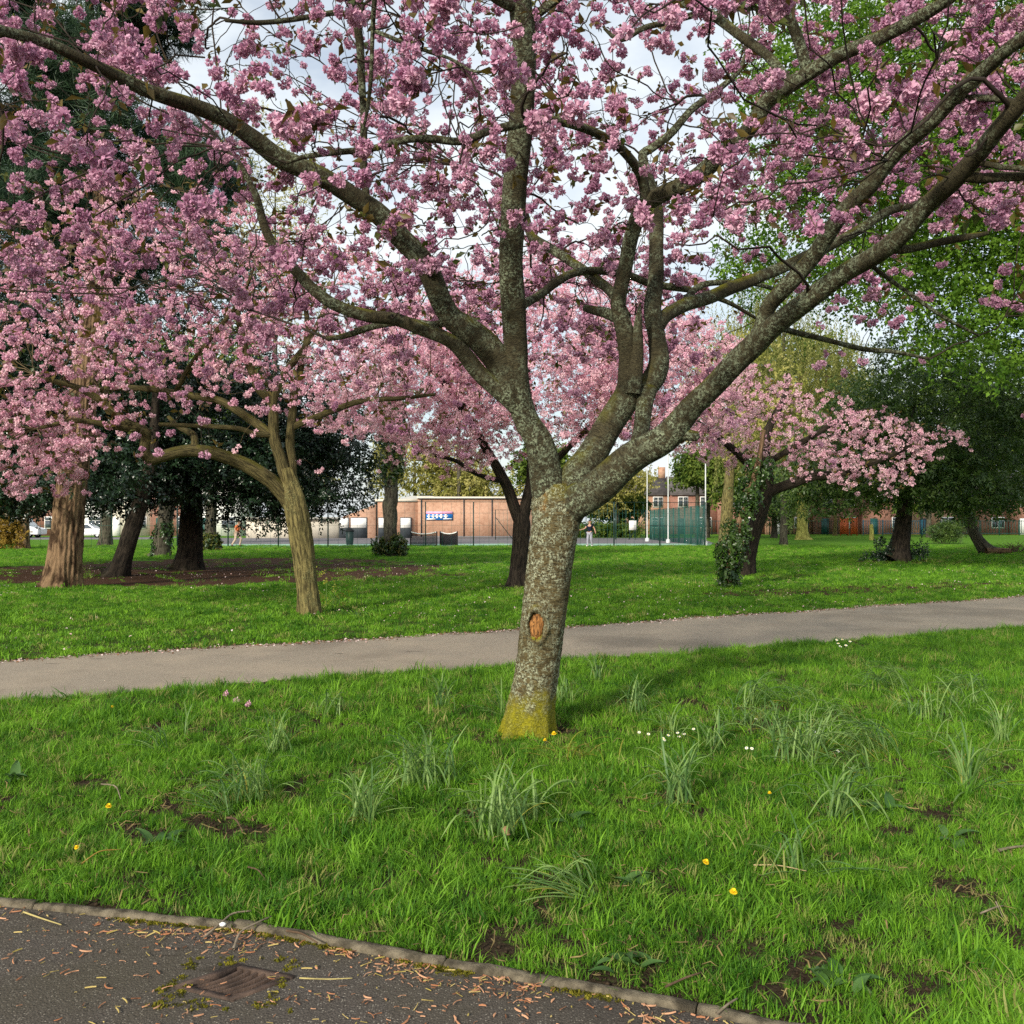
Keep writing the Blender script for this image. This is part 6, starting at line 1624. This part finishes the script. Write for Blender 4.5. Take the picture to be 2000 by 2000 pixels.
# suckers at the foot of the left blossom tree
q = G(650, 1190); r_ = empty("sapling", q, "thin yellow-green sapling shoots beside the left blossom tree's foot", "sapling")
for k in range(7):
    g = Geo(); dx, dy, h = rng.normal(0, .16), rng.normal(0, .12), rng.uniform(.3, .75)
    pts_ = np.array([[dx, dy, 0], [dx + rng.normal(0, .05), dy, h * .5], [dx + rng.normal(0, .1), dy, h]]); tubes(g, pts_[None], np.array([[.008, .006, .003]]), 4, 0)
    g.build("shoot", M_STEM, r_)
lp = np.stack([rng.normal(0, .2, 70), rng.normal(0, .14, 70), rng.uniform(.05, .72, 70)], 1)
tag(scatter("leaves", lp, leaf_rot(70), rng.uniform(.5, .9, 70), [sprig(4, .12, .07, .03, [M_DAFF_Y], 0)], r_), kind='stuff')

M_STICK = plain("weathered_stick", (.19, .155, .11), .85, .15, .35, 20.0)
M_STICK_D = plain("dark_stick", (.10, .065, .04), .85, .15, .35, 20.0)
M_STICK_Y = plain("yellow_stick", (.36, .30, .12), .8, .15, .3, 20.0)
def stick(px_pts, rad, mat, lab, zs=None, fork=None):
    p = np.array([G(*a) for a in px_pts]); zs = zs or [.02] * len(p); zs = [z if z < .04 else z * .72 for z in zs]; p[:, 2] = zs; rad = rad * .8
    root = empty("fallen_twig", p[0], lab, "twig"); g = Geo()
    tube(g, p - p[0], np.linspace(rad, rad * .6, len(p)), 7, .02, .08); g.build("stem", mat, root, True, True)
    if fork:
        f_ = np.array([G(*a) for a in fork[0]]); f_[:, 2] = fork[1]; g = Geo(); tube(g, f_ - p[0], np.linspace(rad * .7, rad * .35, len(f_)), 6, .02, .08); g.build("side_twig", mat, root, True, True)
stick([(397, 1838), (430, 1822), (455, 1806), (490, 1800)], .0065, M_STICK, "grey twig lying across the kerb above the drain grate, left one", [.012, .05, .062, .06])
stick([(456, 1860), (470, 1838), (500, 1825), (530, 1811)], .0065, M_STICK, "grey twig over the kerb above the drain grate, right one", [.012, .035, .06, .06])
stick([(585, 1917), (640, 1919), (688, 1917)], .0036, M_STICK_Y, "straight pale straw-like twig on the asphalt right of the drain grate", [.012, .012, .012])
stick([(46, 1788), (80, 1800), (120, 1813)], .005, M_STICK_Y, "yellowish twig on the asphalt at the left by the kerb", [.014, .014, .014])
stick([(160, 1708), (195, 1690), (235, 1680)], .004, plain("dry_orange_frond", (.40, .22, .06), .8, .1), "dry orange frond in the grass at the left", [.07, .09, .07])
stick([(444, 1616), (460, 1622), (474, 1640)], .008, M_STICK_D, "short brown twig in the left lawn", [.07, .08, .06])
stick([(198, 1548), (225, 1555), (236, 1575)], .006, M_STICK, "curved grey twig in the far left lawn", [.07, .08, .06])
stick([(485, 1712), (505, 1722), (520, 1738)], .005, M_STICK_D, "thin bent twig above the kerb left of centre", [.06, .07, .05])
stick([(1950, 1682), (1975, 1676), (2010, 1672)], .010, M_STICK, "pale stick at the right edge of the lawn", [.07, .07, .07])
stick([(1472, 1708), (1520, 1712), (1575, 1720)], .004, plain("dry_grass_stalk", (.36, .27, .15), .8, .1), "dry brown stalk beside the flat daffodil tuft", [.06, .07, .06])
stick([(1300, 1952), (1340, 1938), (1370, 1928)], .006, M_STICK_D, "brown twig on the grass edge by the kerb at the bottom", [.06, .07, .07])
stick([(1400, 1998), (1425, 1985), (1440, 1976)], .006, M_STICK, "short pale twig across the kerb at the bottom centre", [.03, .06, .06])
stick([(1915, 1805), (1945, 1800), (1960, 1790)], .005, M_STICK, "thin pale twig in the lower right lawn", [.06, .08, .06], ([(1945, 1800), (1958, 1815)], [.08, .05]))
stick([(560, 1836), (590, 1846), (620, 1862)], .006, M_STICK_D, "brown twig lying along the kerb right of the grate", [.05, .06, .055])
q = G(435, 1829); tag(obj("pebble", (lambda g: (g.add([[math.cos(a) * math.cos(b) * .014, math.sin(a) * math.cos(b) * .011, .009 + math.sin(b) * .008] for b in (-1.2, -.4, .4, 1.2) for a in np.linspace(0, 6.283, 8, endpoint=False)],
    [[i * 8 + k, i * 8 + (k + 1) % 8, i * 8 + 8 + (k + 1) % 8, i * 8 + 8 + k] for i in range(3) for k in range(8)] + [[24, 25, 26, 27], [24, 27, 28, 31], [28, 29, 30, 31]]), g.mesh("pebble", M_DAISY, True))[1])(Geo()), None, (q[0], q[1], .038)), "small white pebble on the kerb above the drain grate", "pebble")
q = G(980, 1652); tag(obj("dry_leaf", broad(.06, .045, 1.6).copy(), None, (q[0], q[1], .07), (1.0, .2, .5), 1.0), "curled dry brown leaf under the tall clump below the trunk", "leaf")
bpy.data.objects["dry_leaf"].data.materials.clear(); bpy.data.objects["dry_leaf"].data.materials.append(plain("dry_leaf_brown", (.34, .20, .11), .8, .2))

# ================================================================== litter
M_SCALE = leafmat("fallen_bud_scale", (.36, .14, .06), (.60, .33, .19), .15, .7, .2, 8.0)
M_SCALE_Y = leafmat("fallen_catkin_bit", (.38, .30, .07), (.55, .42, .16), .15, .7, .2, 8.0)
def scale_p(L, w, mat, bend):
    g = Geo(); n = 4; V = []
    for k in range(n + 1):
        t_ = k / n; ww = w / 2 * (.45 + .55 * math.sin(math.pi * (.15 + .8 * t_))); y = bend * L * math.sin(math.pi * t_); V += [[L * (t_ - .5), y - ww, .003 + .003 * math.sin(3 * t_)], [L * (t_ - .5), y, .0065], [L * (t_ - .5), y + ww, .003]]
    i = np.arange(15).reshape(5, 3); g.add(V, np.stack([i[:-1, :-1], i[1:, :-1], i[1:, 1:], i[:-1, 1:]], -1).reshape(-1, 4)); return proto("bud_scale", g, [mat], True)
M_SCALE_D = leafmat('brown_bud_scale', (.16, .075, .04), (.30, .16, .09), .05, .8, .1, 8.0)
SCALES = [scale_p(.030, .0048, M_SCALE, .06), scale_p(.022, .0055, M_SCALE, -.1), scale_p(.036, .004, M_SCALE, .12), scale_p(.017, .005, M_SCALE_D, .1), scale_p(.034, .0032, M_SCALE_Y, -.06), scale_p(.024, .0042, M_SCALE_D, -.05), scale_p(.012, .006, M_SCALE, .0), scale_p(.010, .005, M_SCALE_Y, .0)]
n = 2600
x = rng.uniform(-2.6, 1.1, n); off = np.where(rng.uniform(0, 1, n) < .5, np.abs(rng.normal(0, .10, n)), rng.uniform(0, 1.2, n)); y = yk(x) - .004 - off
cl = vnoise(x + 20, y + 20, 5.0, 5); ok = (rng.uniform(0, 1, n) < .25 + .75 * (cl > .5)) & ~((np.abs(x - gc[0]) < .1) & (np.abs(y - gc[1]) < .08) & (rng.uniform(0, 1, n) < .5))
x, y = x[ok], y[ok]
inside = (np.abs(x - gc[0]) < .15) & (np.abs(y - gc[1]) < .11)
tag(scatter("bud_scale_litter", np.stack([x, y, np.where(inside, .012, .006)], 1), np.stack([rng.normal(0, .12, len(x)), rng.normal(0, .12, len(x)), rng.uniform(0, 6.28, len(x))], 1), rng.uniform(.5, 1.3, len(x)), SCALES), kind='stuff')
# petals along the path edges and on the grass
M_FP = leafmat("fallen_petal", (.62, .40, .36), (.80, .66, .62), .2, .7, .2, 4.0)
M_FB = leafmat("brown_leaf_bit", (.12, .06, .03), (.30, .17, .09), .1, .8, .1, 4.0)
pet = Geo(); pet.add([[-.016, 0, .002], [0, -.011, .006], [.016, 0, .003], [0, .011, .006]], [[0, 1, 2, 3]])
PETS = [proto("petal", pet, [M_FP]), proto("leaf_bit", pet, [M_FB])]
n = 5200; x = rng.uniform(-9, 14, n); y = np.where(rng.uniform(0, 1, n) < .88, yf(x) + rng.normal(-.06, .11, n), yn(x) - np.abs(rng.normal(0, .10, n)) + .03)
tag(scatter("petal_litter", np.stack([x, y, np.full(n, .008)], 1), rot_rand(n, .3), rng.uniform(.6, 1.5, n), PETS), kind='stuff')
n = 2600; y = np.sqrt(rng.uniform(11.5 ** 2, 36 ** 2, n)); x = rng.uniform(-.55, .55, n) * y; ok = y > yf(x); cl = vnoise(x + 30, y + 30, .4, 6); ok &= (cl > .42)
x, y = x[ok], y[ok]
tag(scatter("scattered_petals", np.stack([x, y, np.full(len(x), .05)], 1), rot_rand(len(x), .5), rng.uniform(.7, 1.7, len(x)), [PETS[0]]), kind='stuff')

n = 900; x = rng.uniform(-2.4, 1.0, n); y = yk(x) - np.abs(rng.normal(0, .02, n)) + .002
ok = vnoise(x + 3, y + 3, 4.0, 9) > .5; x, y = x[ok], y[ok]
M_MOSS = leafmat("kerb_moss", (.10, .10, .012), (.20, .18, .02), .2, .8, .1, 8.0)
mo = Geo()
for _ in range(14):
    c = rng.normal(0, .008, 3) * [1, 1, 0]; d = unit(rng.normal(0, 1, 3) + [0, 0, .8]) * .009; s_ = unit(np.cross(d, [1, .3, 0])) * .0035
    mo.add([c, c + d * .5 + s_, c + d, c + d * .5 - s_], [[0, 1, 2, 3]])
mp = [proto("moss_tuft", mo, [M_MOSS])]
gx = rng.uniform(-.26, .26, 500); gy = rng.uniform(-.2, .2, 500); rr_ = np.maximum(np.abs(gx) / .16, np.abs(gy) / .125); kk = (rr_ > .92) & (rr_ < 1.25 + .4 * vnoise(gx * 20, gy * 20, 1, 4)) & (vnoise(gx + 7, gy + 7, 14, 8) > .4)
x = np.concatenate([x, gc[0] + gx[kk]]); y = np.concatenate([y, gc[1] + gy[kk]])
tag(scatter("kerb_moss", np.stack([x, y, np.full(len(x), .004)], 1), rot_rand(len(x), .2), rng.uniform(.5, 1.3, len(x)), mp), kind='stuff')
